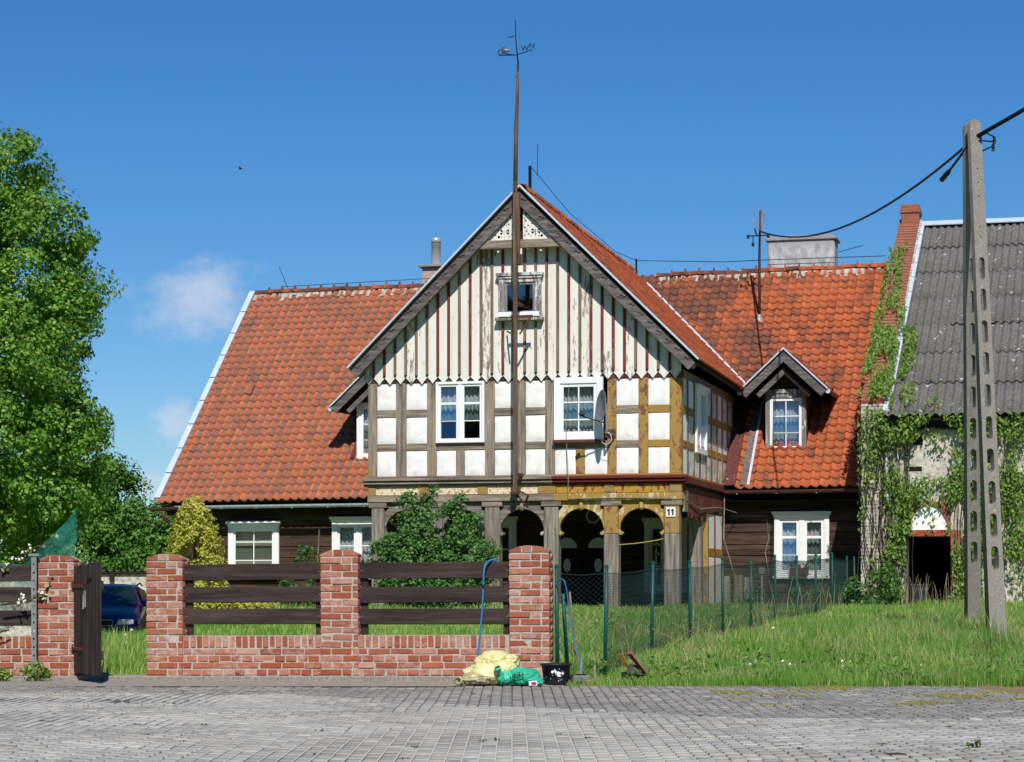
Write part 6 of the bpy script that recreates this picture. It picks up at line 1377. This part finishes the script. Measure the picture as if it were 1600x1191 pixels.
obj('red_slat', MB().slab((-.10, -.02, .40), (-.02, -.10, .41), (.22, -.12, .10), (.17, -.02, .09), .025).mesh('red_slat', .006), 'red_paint', jk); obj('red_slat', MB().slab((-.16, .0, .37), (-.02, -.06, .405), (-.02, -.02, .44), (-.14, .03, .40), .02).mesh('red_slat', .005), 'red_paint', jk); obj('yellow_slat', MB().slab((-.26, .0, .385), (-.17, -.05, .40), (-.07, -.03, .21), (-.13, .02, .19), .02).mesh('yellow_slat', .005), 'yellow_paint', jk); obj('back_panel', MB().slab((-.14, -.06, .10), (.12, -.08, .08), (.05, .0, .22), (-.08, .02, .24), .02).mesh('back_panel', .006), 'black_plastic', jk)
hp = [fl(-.62, .10, 1.255), fl(-.68, .06, 1.262), fl(-.735, -.01, 1.20), fl(-.75, -.03, 1.05), fl(-.76, -.04, .75), fl(-.79, -.05, .45), fl(-.81, -.05, .25), fl(-.80, -.08, .12)]
def smooth_path(ps, k=5):
    ps = [Vector(p) for p in ps]; out = []
    for i in range(len(ps) - 1):
        p0, p1, p2, p3 = ps[max(i - 1, 0)], ps[i], ps[i + 1], ps[min(i + 2, len(ps) - 1)]
        for j in range(k):
            t = j / k; out.append(.5 * ((2 * p1) + (p2 - p0) * t + (2 * p0 - 5 * p1 + 4 * p2 - p3) * t * t + (3 * p1 - p0 - 3 * p2 + p3) * t ** 3))
    return out + [ps[-1]]
tag(obj('garden_hose', MB().tube(smooth_path(hp), .010, 8).mesh('garden_hose'), 'hose_blue', smooth=True), 'blue hose hanging over the boards left of the right pillar', 'hose')
tag(obj('grey_hose', MB().tube(smooth_path([(.49, 25.2, 1.10), (.53, 25.05, 1.14), (.58, 24.98, 1.08), (.62, 25.0, .8), (.65, 25.0, .55), (.72, 25.0, .32), (.78, 25.0, .12)]), .006, 6).mesh('grey_hose'), 'hose_blue', smooth=True), 'thin blue-grey hose arching over the fence right of the pillar', 'hose')

# ------------------------------------------------------------------ grass
def grass(name, n_, xr, yr, hfun, wid, mat, keep=None, lean=.35, seed=0, parent=None):
    r = np.random.default_rng(seed); u = r.random(n_); Y = 1 / (1 / yr[0] + (1 / yr[1] - 1 / yr[0]) * u) if yr[1] > yr[0] else u; kx = r.random(n_)
    X = xr(Y)[0] + (xr(Y)[1] - xr(Y)[0]) * kx
    ok = np.ones(n_, bool) if keep is None else keep(X, Y, r); X, Y = X[ok], Y[ok]; m = len(X)
    h = hfun(X, Y, r) * r.uniform(.55, 1.25, m); w = wid * r.uniform(.6, 1.3, m) * (Y / 26.0) ** .8; az = r.uniform(0, 2 * np.pi, m); la = r.uniform(0, 2 * np.pi, m); le = h * lean * r.random(m)
    Z = gz(X, Y) - .02; dx, dy = np.cos(az) * w / 2, np.sin(az) * w / 2 * .6; lx, ly = np.cos(la) * le, np.sin(la) * le
    b0 = np.stack([X - dx, Y - dy, Z], 1); b1 = np.stack([X + dx, Y + dy, Z], 1); m0 = np.stack([X - dx * .8 + lx * .35, Y - dy * .8 + ly * .35, Z + h * .6], 1); m1 = np.stack([X + dx * .8 + lx * .35, Y + dy * .8 + ly * .35, Z + h * .6], 1)
    t0 = np.stack([X - dx * .12 + lx, Y - dy * .12 + ly, Z + h], 1); t1 = np.stack([X + dx * .12 + lx, Y + dy * .12 + ly, Z + h], 1)
    V = np.stack([b0, b1, m1, m0, t1, t0], 1).reshape(-1, 3); k = np.arange(m)[:, None] * 6; F = np.stack([k + np.array([[0, 1, 2, 3]]), k + np.array([[3, 2, 4, 5]])], 1).reshape(-1, 4)
    rr = np.clip(r.random(m) * .55 + .12 * n2(X, Y, .9) + .10 * n2(X + 5, Y, 2.3) + .30 * (clump(X, Y, .55)[1] - .5) + .24 + .16 * (1 - sstep(Y, 24.5, 26.0)), 0, .99)
    return obj(name, npmesh(name, V, F, np.repeat(rr, 2)), mat, parent)
def n2(X, Y, s_): return np.sin(X * 1.7 * s_ + 1.3 * np.sin(Y * .9 * s_)) * np.cos(Y * 1.1 * s_ + X * .6 * s_)
def clump(X, Y, s_, k=0.0):
    ix, iy = np.floor(X / s_), np.floor(Y / s_); fr = lambda a_: np.abs(np.sin(ix * 12.9898 + iy * 78.233 + a_ + k) * 43758.5453) % 1.0
    d2 = (X - (ix + .25 + .5 * fr(0)) * s_) ** 2 + (Y - (iy + .25 + .5 * fr(1.3)) * s_) ** 2
    return np.exp(-d2 / (.30 * s_) ** 2) * fr(2.7), fr(4.1)
def hright(X, Y, r):
    c1, _ = clump(X, Y, .55); c2, _ = clump(X, Y, 1.3, 9.0)
    return (1 - .45 * sstep(Y, 30, 42)) * ((.24 * c1 + .16 * c2) * sstep(Y, 25.2, 27.5) * (.35 + .65 * sstep(X - (Y - 25.5) * .262, .9, 2.2)) +  np.clip(.085 + .09 * sstep(Y, 25.2, 28.5) + .06 * n2(X, Y, 1.0) * sstep(Y, 25, 27) + .06 * sstep(X - (Y - 25.5) * .262, 1.3, 3.5), .05, .30))
def hback(X, Y, r): return np.clip(.12 + .05 * n2(X, Y, 1.3), .06, .4) + .22 * sstep(-X, 4.2, 4.9) * sstep(-Y, -36, -27)
inhouse = lambda X, Y: ((X - HX) * math.cos(TH) - (Y - HY) * math.sin(TH), (X - HX) * math.sin(TH) + (Y - HY) * math.cos(TH))
def keep_right(X, Y, r):
    a_, b_ = inhouse(X, Y); ok = ~((a_ < .1) & (b_ > -.1)) & ~((a_ > 3.3) & (b_ > 2.45)) & (b_ < 5.5); ok &= ~((X < .55) & (Y < 25.4)); ok &= Y > 24.56 + .10 * n2(X, Y * 0, 2.7) + .07 * n2(X, Y * 0, 7.1); ok &= ~((np.abs(X - Y * .2095) < .35) & (Y > 28.5) & (Y < 31.6) & (r.random(len(X)) < .55)); return ok & (gz(X, Y) > -1) & ~((np.abs(X - 6.66) < .16) & (np.abs(Y - 31.5) < .3))
def keep_back(X, Y, r):
    a_, b_ = inhouse(X, Y); yw = 25.0 - (X - .44) * math.tan(FA); return ~((a_ > -6.9) & (b_ > -.1)) & (b_ < 5.5) & (Y > yw + .42 ) & ~((np.abs(X + 8.5) < .9) & (Y > 47.2))
g_ = grass('grass', 150000, lambda Y: (np.full_like(Y, .45), np.minimum(Y * .232 + .3, 12)), (24.5, 50), hright, .0105, 'grass_blade', keep_right, seed=1); tag(g_, 'long green grass on the verge right of the brick fence', 'grass', kind='stuff')
g_ = grass('grass', 70000, lambda Y: (-Y * .232 - .2, np.full_like(Y, .45)), (25.2, 52), hback, .012, 'grass_blade', keep_back, seed=2); tag(g_, 'lawn grass behind the brick fence and in the gate opening', 'grass', kind='stuff')
g_ = grass('dry_grass', 26000, lambda Y: (np.full_like(Y, .6), np.minimum(Y * .232, 12)), (24.6, 48), lambda X, Y, r: hright(X, Y, r) * 1.2, .0075, 'dry_grass', lambda X, Y, r: keep_right(X, Y, r) & ((n2(X, Y, 1.6) > .25) | (r.random(len(X)) < .2)), .8, 3); tag(g_, 'dry straw-coloured stalks among the green grass', 'dry grass', kind='stuff')
# dry tall stalks along the green fence and before the barn door
r3 = np.random.default_rng(5); mb = MB(); P = []
for k in range(150):
    if k < 110: t = r3.random() * 9; x, y = 1.03 + .67 * t + r3.normal(0, .08), 25.5 + 2.557 * t + r3.normal(0, .08); h_ = r3.uniform(.3, .8)
    else: x, y = hw(3.41 + r3.uniform(.9, 2.1), 1.2 + r3.normal(0, .4)); h_ = r3.uniform(.4, .75)
    z = float(gz(x, y)); q = r3.normal(0, .16, 2) * h_; mb.tube([(x, y, z), (x + q[0] * .4, y + q[1] * .4, z + h_ * .6), (x + q[0], y + q[1], z + h_)], [.004, .0035, .002], 3, False)
for k in range(9): x, y = 1.9 + r3.random() * .6, 26.2 + r3.random() * .5; z = float(gz(x, y)); q = r3.normal(.12, .22, 2); mb.tube([(x, y, z), (x + q[0], y + q[1], z + .3 + .15 * r3.random()), (x + q[0] * 2.6, y + q[1] * 2, z + .40 + .2 * r3.random())], .0028, 3, False)
tag(obj('dry_stalks', mb.mesh('dry_stalks', fixn=False), 'dry_grass'), 'bleached dry stalks tangled along the green wire fence', 'dry stalks', kind='stuff')
# taller weeds before the right wing wall
P, N = crown_points([(bb(1.0, 4.2, .75), (.5, .3, .3)), (bb(2.0, 4.3, .8), (.55, .3, .35)), (bb(2.8, 4.0, .7), (.5, .3, .25)), (bb(3.4, 1.6, .9), (.55, .3, .35)), (bb(3.9, 1.7, 1.0), (.5, .35, .5)), (bb(5.5, 1.9, .7), (.3, .3, .3))], 150, 26, .16); tag(obj('weeds', leafmesh('weeds', P, N, .10, .5, .4, -.8), 'leaf_bush'), 'tall green nettles along the foot of the right wing and barn', 'weeds', kind='stuff')
# broad-leaved weeds among the grass
P = []; N = []; r6 = np.random.default_rng(21)
for k in range(170):
    y = 24.7 + 16 * r6.random() ** 1.8; x = .9 + (y * .228 - .9) * r6.random(); z = float(gz(x, y)); hh = r6.uniform(.06, .26)
    if not keep_right(np.array([x]), np.array([y]), r6)[0]: continue
    for q in range(int(r6.integers(8, 22))): P.append((x + r6.normal(0, .07), y + r6.normal(0, .07), z + .04 + hh * r6.random())); N.append((0, -.5, .8))
tag(obj('verge_weeds', leafmesh('verge_weeds', P, N, .075, .6, .38, -.5), 'leaf_mid'), 'broad-leaved weeds dotted through the verge grass', 'weeds', kind='stuff')
# dandelion clocks
dcm = bpy.data.meshes.new('seed_head'); bm = bmesh.new(); bmesh.ops.create_icosphere(bm, subdivisions=2, radius=.017)
for v in bm.verts: v.co *= random.uniform(.72, 1.15)
bm.to_mesh(dcm); bm.free(); dcm.materials.append(MAT['petal_white']); dst = MB().tube([(0, 0, 0), (.01, 0, .15), (0, 0, .30)], .003, 4).mesh('stalk'); dst.materials.append(MAT['leaf_apple'])
for (px, py, Y) in ((1223, 1034, 26.2), (1234, 1039, 26.0), (1181, 1035, 26.1), (1172, 1039, 26.0), (1316, 1034, 26.2), (1330, 1034, 26.3), (1316, 1042, 26.0), (1440, 1040, 26.1), (1208, 982, 29.5), (196, 993, 29.5), (206, 985, 30), (198, 1005, 28.6), (190, 1012, 28.4)):
    x = (px - 800) / 3600 * Y; zt = 1 + (925 - py) * Y / 3600; d_ = thing('dandelion', 'white dandelion seed head in the gate opening grass' if px < 400 else 'white dandelion seed head on the verge right of the brick fence', 'dandelion', (x, Y, zt - .30), 0, 'dandelion clocks in the gate opening' if px < 400 else 'dandelion clocks on the verge'); obj('seed_head', dcm, None, d_, (0, 0, .305)); obj('stalk', dst, None, d_)
# moss and weeds in the paving joints
r4 = np.random.default_rng(8); n_ = 26000; X = r4.uniform(2.0, 4.95, n_); Y = r4.uniform(20.2, 24.3, n_); kk = (n2(X, Y, 1.9) + .6 * n2(X + 3, Y, 4.1) + .25 * np.exp(-((Y - 22.6) / 1.3) ** 2)) > .72; X, Y = X[kk], Y[kk]; X = np.where(r4.random(len(X)) < .5, np.round((X + .05) / PW - .5) * PW + .0 + r4.normal(0, .006, len(X)), X)
ok = X < PR(Y) - .05; X, Y = X[ok], Y[ok]; tag(obj('moss', leafmesh('moss', np.stack([X, Y, np.full(len(X), .008)], 1), np.tile([0, -.5, .8], (len(X), 1)), .022, .5, .45), 'moss'), 'moss and tiny weeds in the paving joints at right', 'moss', kind='stuff')
P = []
for k in range(70):
    x, y = r4.uniform(-3.5, 3.5), r4.uniform(13.6, 23.5)
    for q in range(int(r4.integers(2, 9))): P.append((x + r4.normal(0, .018), y + r4.normal(0, .02), .008))
tag(obj('paving_weeds', leafmesh('paving_weeds', P, np.tile([0, -.7, .6], (len(P), 1)), .022, .6, .5), 'leaf_behind'), 'scattered dark weed tufts in the paving joints', 'weeds', kind='stuff')
wt_ = thing('paving_weed', 'brownish weed sprouting from the paving at lower right', 'weed', (2.93, 14.63, 0)); P, N = crown_points([((0, 0, .03), (.05, .04, .035))], 10, 9, .02); obj('foliage', leafmesh('foliage', P, N, .022), 'leaf_bush', wt_); obj('stem', MB().tube([(0, 0, 0), (-.015, 0, .07)], .002, 4).tube([(0.01, 0, 0), (.02, 0, .06)], .002, 4).mesh('stem'), 'rust', wt_)
tag(obj('wood_scrap', MB().prism([(-.06, 0), (.055, .0), (.062, .010), (.02, .016), (-.05, .013)], -.03, .03).mesh('wood_scrap', .002), 'branch', None, (2.34, 14.05, .004), (0, 0, .1)), 'short dark piece of wood lying on the paving', 'wood scrap')
